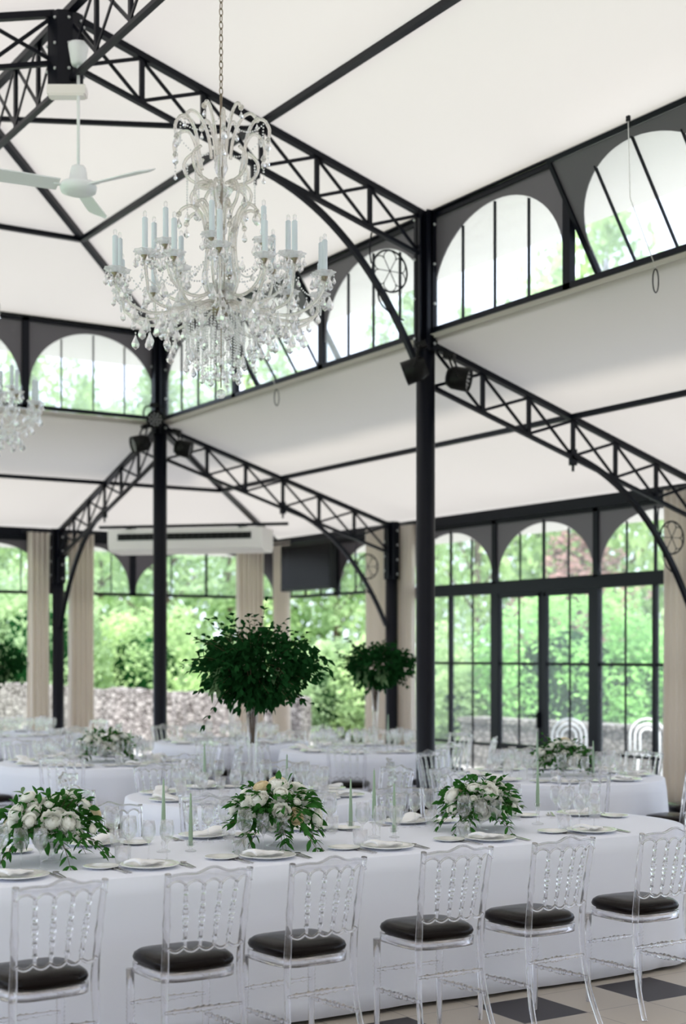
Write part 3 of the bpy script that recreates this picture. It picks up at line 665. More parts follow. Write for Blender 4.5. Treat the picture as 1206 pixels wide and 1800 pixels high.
# ------------------------------------------------------------------ wall screen
tv = empty('wall_screen', (11.2, 18.8, 2.78), -PI/2, 'black flat screen hung high on the far right glass wall', 'screen')
MB().box((0, 0, .36), (1.5, .09, .72)).build('screen_body', 'black', tv); MB().box((0, -.048, .36), (1.42, .006, .64)).build('screen_panel', 'screen', tv)
MB().box((0, .1, .36), (.3, .2, .3)).build('wall_bracket', 'iron', tv); MB().box((0, 0, .76), (2.2, .03, .03)).build('top_rail', 'iron', tv)
# ------------------------------------------------------------------ curtains
def curtain(x, y, ang, wd, label):
    e = empty('curtain', (x, y, .03), ang, label, 'curtain', 'beige curtains along the glass walls')
    mb = MB(); n = 56; rows = 10; vs_ = []; H = 3.58
    ph = random.random()*6; fr = wd*30+2
    for th in (0, .012):
        for i in range(rows+1):
            t = i/rows
            for k in range(n+1):
                u = k/n; amp = .05*(1-.3*t); sw = 1-.08*math.sin(t*2.5)
                vs_.append(((u-.5)*wd*sw, amp*math.sin(u*fr*2+ph+.35*math.sin(u*9+t))+th+.008*math.sin(u*31+ph), H*t))
    N_ = (rows+1)*(n+1); fs = []
    for i in range(rows):
        for k in range(n):
            a = i*(n+1)+k; fs.append((a, a+1, a+n+2, a+n+1)); fs.append((N_+a, N_+a+n+1, N_+a+n+2, N_+a+1))
    for k in range(n): fs.append((k, N_+k, N_+k+1, k+1)); a = rows*(n+1)+k; fs.append((a, a+1, N_+a+1, N_+a))
    mb.add(vs_, fs, True); mb.build('curtain_fabric', 'curtain', e)
    MB().tube([(-wd/2-.04, 0, H+.01), (wd/2+.04, 0, H+.01)], .013, 8).ball((-wd/2-.06, 0, H+.01), .028, 8, 5).ball((wd/2+.06, 0, H+.01), .028, 8, 5).build('curtain_rod', 'iron', e)
    return e
curtain(11.44, 11.2, -PI/2, .62, 'beige curtain at the right edge of the picture')
curtain(11.44, 16.52, -PI/2, .46, 'beige curtain just left of the tall centre column')
curtain(11.44, 17.2, -PI/2, .6, 'beige curtain behind the far right column, left of its neighbour')
curtain(11.44, 20.0, -PI/2, .5, 'beige curtain in the far corner, right half')
curtain(11.05, 20.34, 0, .55, 'beige curtain in the far corner, left half')
curtain(8.15, 20.34, 0, .42, 'beige curtain right of the far left column')
curtain(7.48, 20.34, 0, .36, 'beige curtain left of the far left column')
# ------------------------------------------------------------------ chairs
def turned(n=7, base=.008, bulb=.0125):
    pr = []
    for i in range(41):
        t = i/40; r_ = base*(1+.25*math.sin(PI*t))
        for c0, wd_, hh in ((.12, .018, .55), (.3, .02, .5), (.42, .022, .6), (.5, .03, .75), (.58, .022, .6), (.7, .02, .5), (.88, .018, .55)):
            r_ += (bulb-base)*hh*math.exp(-((t-c0)/wd_)**2)
        pr.append((t, r_))
    return pr
TS = turned(base=.0075, bulb=.0165)
def make_chair():
    e = empty('acrylic_chair', (0, 0, 0)); tag(e, cat='chair')
    # local +y is the front of the seat
    sf = MB(); out = []
    def seat_outline(o=0., n=28):
        pts = []
        for k in range(n):
            a = 2*PI*k/n; cx, sy = math.cos(a), math.sin(a); q = 4.0
            x = math.copysign(abs(cx)**(2/q), cx); y = math.copysign(abs(sy)**(2/q), sy)
            wd = .178+.022*(y+1)/2+o; pts.append((x*wd, y*(.185+o)))
        return pts
    so = seat_outline()
    n = len(so); vs_ = [(x, y, .455) for x, y in so]+[(x, y, .492) for x, y in so]+[(x*.86, y*.86, .455) for x, y in so]+[(x*.86, y*.86, .492) for x, y in so]
    fs = []
    for k in range(n):
        m = (k+1) % n; fs += [(k, m, n+m, n+k), (2*n+k, 3*n+k, 3*n+m, 2*n+m), (k, 2*n+k, 2*n+m, m), (n+k, n+m, 3*n+m, 3*n+k)]
    sf.add(vs_, fs, True).build('seat_frame', 'acrylic', e)
    cu = MB(); prof = [(.0, -.002), (.9, -.002), (1.0, .012), (1.02, .024), (.99, .04), (.9, .053), (.6, .061), (.0, .064)]
    o2 = seat_outline(-.004); vs_ = []
    for f_, z in prof:
        for x, y in o2: vs_.append((x*max(f_, .001), y*max(f_, .001), .493+z))
    fs = [(i*n+k, i*n+(k+1) % n, (i+1)*n+(k+1) % n, (i+1)*n+k) for i in range(len(prof)-1) for k in range(n)]
    cu.add(vs_, fs, True).build('seat_cushion', 'leather', e)
    for sx in (-1, 1):
        # rear leg running up into the back post
        pts = smooth_path([(sx*.205, -.285, 0), (sx*.19, -.225, .15), (sx*.178, -.192, .3), (sx*.172, -.182, .46), (sx*.172, -.19, .58), (sx*.178, -.215, .75), (sx*.186, -.245, .915)], 8)
        rs = []
        for p in pts:
            z = p.z; r_ = .0135+.004*math.exp(-((z-.5)/.12)**2)
            for zz in (.68, .705, .735, .765, .79): r_ += .004*math.exp(-((z-zz)/.006)**2)
            rs.append(r_)
        MB().tube(pts, rs, 10).build('rear_leg', 'acrylic', e)
        pr = [(0, .0125), (.5, .0155)]+[(.5+.02*i, .016+.0035*(i % 2)) for i in range(1, 14)]+[(.8, .017), (1, .019)]
        MB().rod((sx*.178, .165, 0), (sx*.178, .165, .457), pr, 10).build('front_leg', 'acrylic', e)
        MB().rod((sx*.178, .16, .22), (sx*.182, -.2, .235), [(t, r_*1.1) for t, r_ in TS], 8).build('stretcher', 'acrylic', e)
    MB().rod((-.176, .165, .31), (.176, .165, .31), TS, 8).build('stretcher', 'acrylic', e)
    MB().rod((-.174, -.19, .34), (.174, -.19, .34), TS, 8).build('stretcher', 'acrylic', e)
    bow = lambda x, k=.03: -k*(1-(x/.185)**2)
    # top rail with scalloped underside and wavy crest
    vs_ = []; m = 60
    for i in range(m+1):
        s = -1+2*i/m; x = s*.19; zt = .915+.022*math.exp(-((s)/.38)**2)+.004*math.cos(s*PI*3)-.004
        ph = (s+1)*2.5; zb = .862+.024*abs(math.sin(PI*ph))**.7
        yy = -.243+bow(x)
        for (dy, zz) in ((-.006, zb), (.006, zb), (.006, zt), (-.006, zt)): vs_.append((x, yy+dy, zz))
    fs = []
    for i in range(m):
        o = i*4
        for k in range(4): fs.append((o+k, o+(k+1) % 4, o+4+(k+1) % 4, o+4+k))
    fs += [(3, 2, 1, 0), (m*4, m*4+1, m*4+2, m*4+3)]
    mb = MB().add(vs_, fs)
    mb.tube([(-.19+.38*i/m, -.243+bow(-.19+.38*i/m)-.009, .915+.022*math.exp(-((-1+2*i/m)/.38)**2)+.004*math.cos((-1+2*i/m)*PI*3)-.005) for i in range(m+1)], .005, 5)
    mb.tube([(-.19+.38*i/m, -.243+bow(-.19+.38*i/m)-.009, .862+.024*abs(math.sin(PI*i/m*5))**.7) for i in range(m+1)], .005, 5)
    mb.build('top_rail', 'acrylic', e)
    pts = [(-.17+.34*i/50, -.197+bow(-.17+.34*i/50, .02), .605-.018*abs(math.sin(PI*5*i/50))**.8) for i in range(51)]
    MB().tube(pts, .0075, 7).build('bottom_rail', 'acrylic', e)
    for i in range(4):
        s = -.6+.4*i; xt, xb = s*.19, s*.16
        MB().rod((xb, -.199+bow(xb, .02), .605), (xt, -.243+bow(xt), .868), TS, 8).build('spindle', 'acrylic', e)
    return e
CH = Proto(make_chair())
ords = ['first', 'second', 'third', 'fourth', 'fifth', 'sixth', 'seventh', 'eighth', 'ninth']
XC = [2.01, 2.66, 3.21, 3.905, 4.51, 5.20]
jit = [.05, -.02, .04, -.03, .03, -.02]
for i, x in enumerate(XC):
    CH.put((x, 5.50-.015*i, 0), jit[i], f'clear acrylic chair with black seat, {ords[i]} from left in the front row', 'chairs on the near side of the long table')
XF = [1.95, 2.63, 3.30, 3.95, 4.62, 5.30, 5.95]
for i, x in enumerate(XF):
    CH.put((x, 7.52, 0), PI+random.uniform(-.06, .06), f'clear acrylic chair facing us, {ords[i]} from left behind the long table', 'chairs on the far side of the long table')
CH.put((6.85, 6.68, 0), PI/2+.05, 'clear acrylic chair at the right head of the long table', 'chair at the table head')
# ------------------------------------------------------------------ tables and cloths
def rr_outline(hx, hy, r_, n=20):
    pts = []
    for cx, cy, a0 in ((hx-r_, hy-r_, 0), (-hx+r_, hy-r_, PI/2), (-hx+r_, -hy+r_, PI), (hx-r_, -hy+r_, 3*PI/2)):
        for k in range(n+1): a = a0+PI/2*k/n; pts.append((cx+r_*math.cos(a), cy+r_*math.sin(a)))
    out = []
    for i, p in enumerate(pts):
        q = pts[(i+1) % len(pts)]; d = math.hypot(q[0]-p[0], q[1]-p[1]); m = max(1, int(d/.06)) 
        if d < 1e-6: continue
        for k in range(m): out.append((p[0]+(q[0]-p[0])*k/m, p[1]+(q[1]-p[1])*k/m))
    return out
def cloth(name, c, pts, H, label, group=None, fold=.02, hem=.03, flare=.03, seed=0):
    n = len(pts); rnd = random.Random(seed); vs_ = []; fs = []; rows = 9
    per = 0; s_arc = []
    for i in range(n): s_arc.append(per); per += math.dist(pts[i], pts[(i+1) % n])
    ph = [rnd.random()*6 for _ in range(4)]; kk = [round(per*q)/per for q in (1.3, 2.9, 4.7)]
    cur = []
    for i in range(n):
        a, b_, d = pts[i-1], pts[i], pts[(i+1) % n]; tx, ty = d[0]-a[0], d[1]-a[1]; l = math.hypot(tx, ty); cur.append((ty/l, -tx/l))
    def turn(i):
        a, d = cur[i-4], cur[(i+4) % n]; return min(1, abs(a[0]*d[1]-a[1]*d[0])*2.2)
    vs_.append((0, 0, H+.004))
    for f_, z in ((.5, H+.004), (.97, H+.004), (1., H)):
        for p in pts: vs_.append((p[0]*f_, p[1]*f_, z))
    for j in range(1, rows+1):
        t = j/rows
        for i, p in enumerate(pts):
            s0 = s_arc[i]; tu = .35+.65*turn(i)
            wv = sum(math.sin(2*PI*k_*s0+q)/(1+m*.5) for m, (k_, q) in enumerate(zip(kk, ph)))
            o = .008+flare*t+fold*tu*t*wv; vs_.append((p[0]+cur[i][0]*o, p[1]+cur[i][1]*o, H-(H-hem)*t+.004*math.sin(s0*3)*t))
    for i in range(n):
        m = (i+1) % n; fs.append((0, 1+i, 1+m))
        for j in range(rows+2): a = 1+j*n; fs.append((a+i, a+n+i, a+n+m, a+m))
    o = MB().add(vs_, fs, True).build(name, 'cloth'); o.location = c
    mod = o.modifiers.new('thickness', 'SOLIDIFY'); mod.thickness = .003
    return tag(o, label, 'tablecloth', group)
HT = .78
DIRS = ['far', 'far right', 'right', 'near right', 'near', 'near left', 'left', 'far left']
def side(i, off):
    'where seat i of a round table is as seen from the camera; eight seats, eight names'
    base = (PI/2-AZ-2*PI*off/8)/(PI/4)
    return DIRS[int(round(base-i)) % 8]
def table(c, pts_fn, legs, label, cat='table', group=None):
    t = empty('banquet_table', (c[0], c[1], 0), 0, label, cat, group)
    pts = pts_fn(-.02); n = len(pts)
    MB().add([(x, y, HT-.035) for x, y in pts]+[(x, y, HT-.006) for x, y in pts], [tuple(range(n-1, -1, -1)), tuple(range(n, 2*n))]+[(i, (i+1) % n, n+(i+1) % n, n+i) for i in range(n)]).build('tabletop', 'leg_dark', t)
    for x, y in legs: MB().tube([(x, y, 0), (x, y, HT-.035)], .022, 10).build('leg', 'leg_dark', t)
    return t
TROT = math.radians(-2.2)
def rl_(x, y):
    'plan point of the long table, which stands very slightly askew'
    dx, dy = x-3.0, y-6.6; return 3.0+dx*math.cos(TROT)-dy*math.sin(TROT), 6.6+dx*math.sin(TROT)+dy*math.cos(TROT)
LX0, LX1, LY0, LY1 = .35, 6.42, 6.02, 7.36
lc = (*rl_((LX0+LX1)/2, (LY0+LY1)/2), 0); lc0 = ((LX0+LX1)/2, (LY0+LY1)/2); hx, hy = (LX1-LX0)/2, (LY1-LY0)/2
legs = [(x-lc0[0], y-lc0[1]) for x in (1.0, 1.95, 2.75, 3.4, 4.1, 4.75, 5.5) for y in (LY0+.2, LY1-.3)]
table(lc, lambda o: rr_outline(hx+o, hy+o, .62), legs, 'long banquet table under a white cloth in the foreground').rotation_euler = (0, 0, TROT)
cloth('tablecloth', lc, rr_outline(hx, hy, .64), HT, 'long white tablecloth to the floor on the foreground table', seed=3, fold=.012, flare=.02, hem=.02).rotation_euler = (0, 0, TROT)
RT = {  # name: (x, y, description)
    'mid': (4.92, 9.05, 'the round table behind the long table'),
    'right': (7.85, 9.15, 'the right round table before the garden door'),
    'left': (5.2, 12.67, 'the left round table with low flowers'),
    'pair': (8.3, 12.75, 'the round table just left of the centre column'),
    'far': (7.75, 14.75, 'the distant round table with the slim tall vase'),
    'corner': (6.1, 17.6, 'the distant round table at the left edge')}
RR = .9
for i, (k, (x, y, ds)) in enumerate(RT.items()):
    fn = lambda o: [((RR+o)*math.cos(2*PI*q/96), (RR+o)*math.sin(2*PI*q/96)) for q in range(96)]
    table((x, y, 0), fn, [(.55*a, .55*b_) for a in (-1, 1) for b_ in (-1, 1)], f'{ds.replace("the ", "", 1)}, under its cloth', group='round tables')
    cloth('tablecloth', (x, y, 0), fn(0), HT, f'white cloth draped over {ds}'[:90], 'cloths on the round tables', seed=i+10, fold=.03)
    nch = 8; off = {'mid': .12, 'right': .3, 'left': .25, 'pair': .1, 'far': .2, 'corner': .3}[k]
    for q in range(nch):
        a = 2*PI*(q+off)/nch; px_, py = x+1.12*math.cos(a), y+1.12*math.sin(a)
        if abs(px_-XR) < .35 and (abs(py-Y1) < .35 or abs(py-Y2) < .35): continue
        if k == 'far' and math.hypot(px_-8.3, py-12.75) < 1.15: continue
        if py < 7.95: continue
        CH.put((px_, py, 0), a+PI/2, f'clear acrylic chair, {side(q, off)} side of {ds}', f'chairs around {ds}')
# ------------------------------------------------------------------ tableware prototypes
def proto(name, cat, builder):
    e = empty(name, (0,0,0)); tag(e, cat=cat); builder(e); return Proto(e)
def one(name, cat, mb, mat):
    o = mb.build(name, mat); tag(o, cat=cat); return Proto(o)
def wine(h, rb, sm):
    p = [(.034, 0), (.034, .002), (.006, .006), (.0035, .02), (.0035, h*.42), (.009, h*.46), (rb*.75, h*.55), (rb, h*.67), (rb*.97, h*.82), (rb*.82, h)]
    q = [(rb*.80, h), (rb*.95, h*.82), (rb*.98, h*.67), (rb*.72, h*.555), (.006, h*.475), (.0005, h*.47)]
    return MB().lathe(p+q, sm)
BIG = one('wine_glass', 'glass', wine(.225, .042, 20), 'glass'); MID = one('wine_glass', 'glass', wine(.20, .036, 20), 'glass')
TUM = one('tumbler', 'glass', MB().lathe([(.001, 0), (.032, 0), (.038, .03), (.040, .09), (.0385, .09), (.036, .03), (.03, .008), (.001, .008)], 20), 'glass')
PL = one('dinner_plate', 'plate', MB().lathe([(.001, 0), (.075, 0), (.085, .008), (.14, .017), (.142, .02), (.138, .021), (.085, .012), (.072, .006), (.001, .006)], 40), 'china')
SP = one('side_plate', 'plate', MB().lathe([(.001, 0), (.045, 0), (.055, .006), (.085, .012), (.086, .015), (.083, .015), (.052, .009), (.001, .005)], 32), 'china')
def napkin_mesh():
    vs_ = []; n, m = 16, 8
    for th in (0, .014):
        for i in range(n+1):
            for k in range(m+1):
                u = i/n; v_ = k/m; x = (u-.5)*.20; y = (v_-.5)*(.105-.03*u)
                z = .018+.022*math.exp(-((u-.15)/.3)**2)*(1-((v_-.5)*1.6)**2)+th*(1-.4*u)-.012*max(0, u-.75)*4*.5+.003*math.sin(u*9+v_*5)
                vs_.append((x, y+.008*math.sin(u*3), z))
    N_ = (n+1)*(m+1); fs = []
    for i in range(n):
        for k in range(m): a = i*(m+1)+k; fs.append((a, a+1, a+m+2, a+m+1)); fs.append((N_+a, N_+a+m+1, N_+a+m+2, N_+a+1))
    for i in range(n):
        a = i*(m+1); fs.append((a, a+m+1, N_+a+m+1, N_+a)); b_ = a+m; fs.append((b_, N_+b_, N_+b_+m+1, b_+m+1))
    for k in range(m): fs.append((k, N_+k, N_+k+1, k+1)); a = n*(m+1)+k; fs.append((a, a+1, N_+a+1, N_+a))
    return MB().add(vs_, fs, True)
NP = one('napkin', 'napkin', napkin_mesh(), 'linen')
fk = MB().bar((0, -.1, .004), (0, .03, .006), .008, .003).bar((0, .03, .006), (0, .055, .003), .02, .003)
for x in (-.008, -.0027, .0027, .008): fk.bar((x, .055, .003), (x, .1, .007), .0028, .002)
FK = one('fork', 'fork', fk, 'steel')
KN = one('knife', 'knife', MB().bar((0, -.11, .004), (0, 0, .004), .011, .005).bar((0, 0, .004), (0, .1, .004), .017, .002), 'steel')
SPN = one('spoon', 'spoon', MB().bar((0, -.1, .003), (0, .05, .007), .007, .003).lathe([(.001, -.002), (.012, .0), (.018, .006), (.0165, .0065), (.001, .001)], 16, (0, .07, .002)), 'steel')
ZT = HT+.0045
def setting(cx, cy, a, who, near=True, full=True, grp=''):
    """a = direction from the seat towards the table centre"""
    ca, sa = math.cos(a), math.sin(a)
    def at(u, v_): return (cx+u*sa+v_*ca, cy-u*ca+v_*sa)     # u = to the diner's right, v = inwards
    def put(pr, u, v_, dz, rz, lb, g): x, y = at(u, v_); pr.put((x, y, ZT+dz), rz, lb, g)
    r_ = a-PI/2
    put(PL, 0, 0, 0, r_, f'white dinner plate{who}', 'dinner plates '+grp)
    put(NP, -.02, .0, .004, r_+random.uniform(.1, .7), f'folded white napkin{who}', 'napkins '+grp)
    put(SP, -.21, .09, 0, r_, f'small side plate{who}', 'side plates '+grp)
    if full:
        put(FK, -.17, -.03, 0, r_+.05, f'outer steel fork{who}', 'forks '+grp); put(FK, -.145, -.03, 0, r_, f'inner steel fork{who}', 'forks '+grp)
        put(KN, .165, -.02, 0, r_, f'steel knife{who}', 'knives '+grp); put(SPN, .19, -.02, 0, r_-.06, f'steel spoon{who}', 'spoons '+grp)
    put(BIG, -.02, .22, 0, r_, f'largest wine glass{who}', 'larger wine glasses '+grp)
    put(MID, .075, .20, 0, r_, f'middle wine glass{who}', 'smaller wine glasses '+grp); put(MID, .16, .17, 0, r_, f'outer wine glass{who}', 'smaller wine glasses '+grp)
    put(TUM, -.08, .145, 0, r_, f'low tumbler{who}', 'tumblers '+grp)
for i, x in enumerate([2.22, 2.86, 3.49, 4.19, 4.85, 5.56]):
    setting(*rl_(x, 6.24), PI/2+TROT, f' of the {ords[i]} near-side place setting from left, long table', grp='on the near side of the long table')
for i, x in enumerate([2.25, 2.9, 3.55, 4.2, 4.88, 5.5, 6.05]):
    setting(*rl_(x, 7.14 if i < 6 else 6.95), -PI/2 if i < 6 else -PI*.7, f' of the {ords[i]} far-side place setting from left, long table', grp='on the far side of the long table')
for k, (x, y, ds) in RT.items():
    off = {'mid': .12, 'right': .3, 'left': .25, 'pair': .1, 'far': .2, 'corner': .3}[k]
    for q in range(8):
        a = 2*PI*(q+off)/8
        setting(x+.68*math.cos(a), y+.68*math.sin(a), a+PI, f', {side(q, off)} side of {ds}', full=False, grp=f'on {ds}')
# ------------------------------------------------------------------ candles
def cand(h, tall):
    e = empty('taper_candle', (0,0,0)); tag(e, cat='candle')
    if tall: prof = [(.001, 0), (.036, 0), (.036, .006), (.012, .014), (.008, .03), (.014, .045), (.008, .06), (.013, .075), (.009, .095), (.017, .105), (.019, .125), (.013, .125), (.012, .108), (.001, .106)]
    else: prof = [(.001, 0), (.03, 0), (.03, .004), (.010, .010), (.009, .02), (.022, .03), (.025, .055), (.022, .055), (.017, .032), (.001, .028)]
    MB().lathe(prof, 20).build('glass_holder', 'glass', e); z0 = .107 if tall else .03
    MB().lathe([(.0115, z0), (.011, z0+h*.3), (.0045, z0+h*.985), (.001, z0+h)], 14).build('candle_stick', 'candle', e)
    MB().tube([(0, 0, z0+h-.002), (.001, 0, z0+h+.008)], .0008, 4).build('wick', 'leg_dark', e)
    return e
CT = Proto(cand(.27, True)); CL = Proto(cand(.27, False))
for pr, x, y, lb in ((CT, 3.13, 6.70, 'pale green taper candle on a tall holder right of the left flowers'), (CL, 3.26, 6.65, 'pale green taper candle in a low holder between left and middle flowers'),
                     (CT, 4.36, 6.60, 'tallest pale green taper candle right of the middle flowers'), (CL, 4.46, 6.55, 'pale green taper candle in a low holder right of the middle flowers, nearest us'), (CL, 4.41, 6.92, 'pale green taper candle furthest back right of the middle flowers'),
                     (CT, 5.53, 6.60, 'pale green taper candle right of the right-hand flowers'), (CT, 1.78, 6.65, 'pale green taper candle left of the left flowers')):
    pr.put((x, y, ZT), 0, lb, 'green taper candles')
for pr, x, y, lb in ((CT, 4.62, 9.2, 'pale green taper candle left of the tall vase behind the long table'), (CL, 5.1, 8.85, 'pale green taper candle right of the tall vase behind the long table'), (CT, 7.62, 9.1, 'pale green taper candle left of the flowers at the right round table'), (CL, 8.05, 8.9, 'pale green taper candle in front of the flowers at the right round table'),
                     (CT, 8.5, 12.6, 'pale green taper candle on the round table left of the centre column'), (CL, 5.5, 12.5, 'pale green taper candle on the left round table')):
    pr.put((x, y, ZT), 0, lb, 'green taper candles')
# ------------------------------------------------------------------ flowers and greenery
def leaf_into(mb, p, d, ln, wd, droop=.25, roll=0.):
    """a folded pointed leaf starting at p along d"""
    d = Vector(d).normalized(); sx = d.cross(Vector((0,0,1)))
    if sx.length < .05: sx = Vector((1,0,0))
    sx.normalize(); up = sx.cross(d).normalized(); q = Matrix.Rotation(roll, 3, d); sx = q @ sx; up = q @ up
    vs_ = []; p = Vector(p)
    for t, w_ in ((0, .04), (.25, .75), (.55, 1), (.82, .55)):
        c = p+d*ln*t-Vector((0,0,1))*droop*ln*t*t
        vs_ += [c-sx*wd/2*w_+up*wd*.14*w_, c, c+sx*wd/2*w_+up*wd*.14*w_]
    vs_.append(p+d*ln-Vector((0,0,1))*droop*ln)
    fs = []
    for i in range(3): a = i*3; fs += [(a, a+1, a+4, a+3), (a+1, a+2, a+5, a+4)]
    fs += [(9, 10, 12), (10, 11, 12)]
    mb.add(vs_, fs, True)
def sprig(mb, st, p, d, ln, nl, lw, ll, rnd, droop=.5):
    """a stem with leaf pairs"""
    d = Vector(d).normalized(); pts = [Vector(p)+d*ln*t-Vector((0,0,1))*droop*ln*t*t for t in (i/6 for i in range(7))]
    st.tube(pts, [.0022-.0002*i for i in range(7)], 4)
    for i in range(nl):
        t = (i+1)/nl; k = min(5, int(t*6)); c = pts[k].lerp(pts[k+1], t*6-k) if k < 6 else pts[-1]
        dd = (pts[min(k+1, 6)]-pts[k]).normalized()
        for sg in (-1, 1):
            o = dd.cross(Vector((rnd.uniform(-.5,.5), rnd.uniform(-.5,.5), 1))).normalized()*sg
            leaf_into(mb, c, dd*.7+o*.8+Vector((0,0,rnd.uniform(-.2,.4))), ll*rnd.uniform(.7, 1.15), lw*rnd.uniform(.8, 1.1), .25, rnd.uniform(-.7, .7))
    leaf_into(mb, pts[-1], pts[-1]-pts[-2], ll, lw)
def rose_mesh(R, rings, seed, frill=.0):
    """petals hugging a ball, each with a lip curling out"""
    rnd = random.Random(seed); mb = MB(); mb.ball((0, 0, 0), R*.5, 10, 6)
    for j in range(rings):
        t = j/(rings-1); n = 3+int(4.5*t); th = .22+1.25*t; Rj = R*(.74+.26*t)
        for k in range(n):
            a = 2*PI*(k+rnd.random()*.4)/n+j*1.1; half = PI/n*1.5; vs_ = []
            for u in range(4):
                for v_ in range(6):
                    tt = u/3; w_ = (v_/5-.5)*2; tp = th+.55*(1-tt)-.18*tt+.14*w_*w_*tt; rr = Rj*(.84+.10*tt+(.04+.26*t)*tt**3)*(1+frill*math.sin(v_*2.6+k*2)*tt)
                    aa = a+w_*half*(.7+.3*tt)
                    vs_.append((rr*math.sin(tp)*math.cos(aa), rr*math.sin(tp)*math.sin(aa), rr*math.cos(tp)))
            mb.add(vs_, [(u*6+v_, u*6+v_+1, u*6+v_+7, u*6+v_+6) for u in range(3) for v_ in range(5)], True)
    return mb
RO = []
for nm, R, rg, fr, mt in (('rose', .034, 6, .03, 'petal'), ('peony', .044, 8, .07, 'petal'), ('small_rose', .021, 4, .02, 'petal'), ('cream_rose', .034, 6, .04, 'petal_cream')):
    o = rose_mesh(R, rg, 5, fr).build(nm, mt); me = o.data; bpy.data.objects.remove(o); RO.append((nm, me, R))
def bouquet(x, y, label, cat='flower arrangement', seed=1, sx=1., gap=0):
    rnd = random.Random(seed); e = empty('flower_arrangement', (x, y, ZT), 0, label, cat, 'low white flower arrangements')
    MB().lathe([(.001, 0), (.05, 0), (.052, .004), (.018, .012), (.012, .03), (.02, .042), (.06, .06), (.088, .085), (.092, .10), (.088, .10), (.082, .087), (.055, .066), (.001, .05)], 32).build('glass_bowl', 'glass', e)
    MB().lathe([(.001, .056), (.05, .068), (.078, .09), (.001, .092)], 24).build('water', 'water', e)
    lf = MB(); st = MB(); pl = MB()
    for i in range(300):
        a = rnd.random()*2*PI; el_ = math.asin(rnd.uniform(-.25, 1)); r_ = rnd.uniform(.08, .195)
        d = Vector((math.cos(a)*math.cos(el_), math.sin(a)*math.cos(el_), math.sin(el_)*.8)); p = Vector((0, 0, .15))+Vector((d.x*r_*1.1*sx, d.y*r_*1.1, d.z*r_))
        dd = d+Vector((rnd.uniform(-.7,.7), rnd.uniform(-.7,.7), rnd.uniform(-.5,.5)))
        leaf_into(lf, p, dd, rnd.uniform(.05, .08), rnd.uniform(.024, .036), rnd.uniform(.1, .6), rnd.uniform(-1.2, 1.2))
    for i in range(26):
        a = rnd.random()*2*PI; el_ = rnd.uniform(-.15, 1.0); d = Vector((math.cos(a)*math.cos(el_)*sx, math.sin(a)*math.cos(el_), math.sin(el_)))
        sprig(lf if rnd.random() < .85 else pl, st, Vector((0, 0, .13))+d*.08, d, rnd.uniform(.13, .20), 5, .02, .05, rnd, rnd.uniform(.1, .5))
    for i in range(7):
        a = rnd.choice((0, PI, -1.2, -1.9, .3, 3.5))+rnd.uniform(-.5, .5); d = Vector((math.cos(a), math.sin(a), -.1))
        sprig(lf, st, Vector((0, 0, .13))+d*.09, d, rnd.uniform(.18, .24), 6, .02, .055, rnd, .55)
    lf.build('leaves', 'leaf', e); st.build('stems', 'stem', e); pl.build('pale_leaves', 'leaf_pale', e)
    pts = []
    for i in range(400):
        if len(pts) >= 30: break
        a = rnd.random()*2*PI; u = rnd.uniform(-.12, 1); el_ = math.asin(max(-1, u)); d = Vector((math.cos(a)*math.cos(el_), math.sin(a)*math.cos(el_), math.sin(el_)))
        r_ = rnd.uniform(.13, .19); p = Vector((d.x*r_*1.12*sx, d.y*r_*1.1, .14+d.z*r_*.88))
        if all((p-q).length > .062 for q in pts):
            pts.append(p); k = rnd.choices((0, 1, 2, 3), (10, 6, 7, 1))[0]; nm, me, R = RO[k]
            o = bpy.data.objects.new(nm, me); COL.objects.link(o); o.parent = e; o.location = p; s = rnd.uniform(.85, 1.1); o.scale = (s, s, s)
            q = Vector((d.x, d.y, d.z+.25)).to_track_quat('Z', 'Y'); o.rotation_euler = q.to_euler()
    return e
bouquet(2.52, 6.68, 'low white rose arrangement in a glass bowl, leftmost on the long table', seed=3).scale = (1.08, 1.08, 1.15)
bouquet(3.74, 6.60, 'low white flower arrangement in a footed glass bowl, middle of the long table', seed=8).scale = (1.1, 1.1, 1.12)
bouquet(5.06, 6.56, 'low white flower arrangement with cream rose, rightmost on the long table', seed=12)
bouquet(5.30, 12.63, 'low white flower arrangement on the distant left round table', seed=21, sx=1.2)
bouquet(7.93, 9.15, 'low white flower arrangement on the round table before the garden door', seed=27)
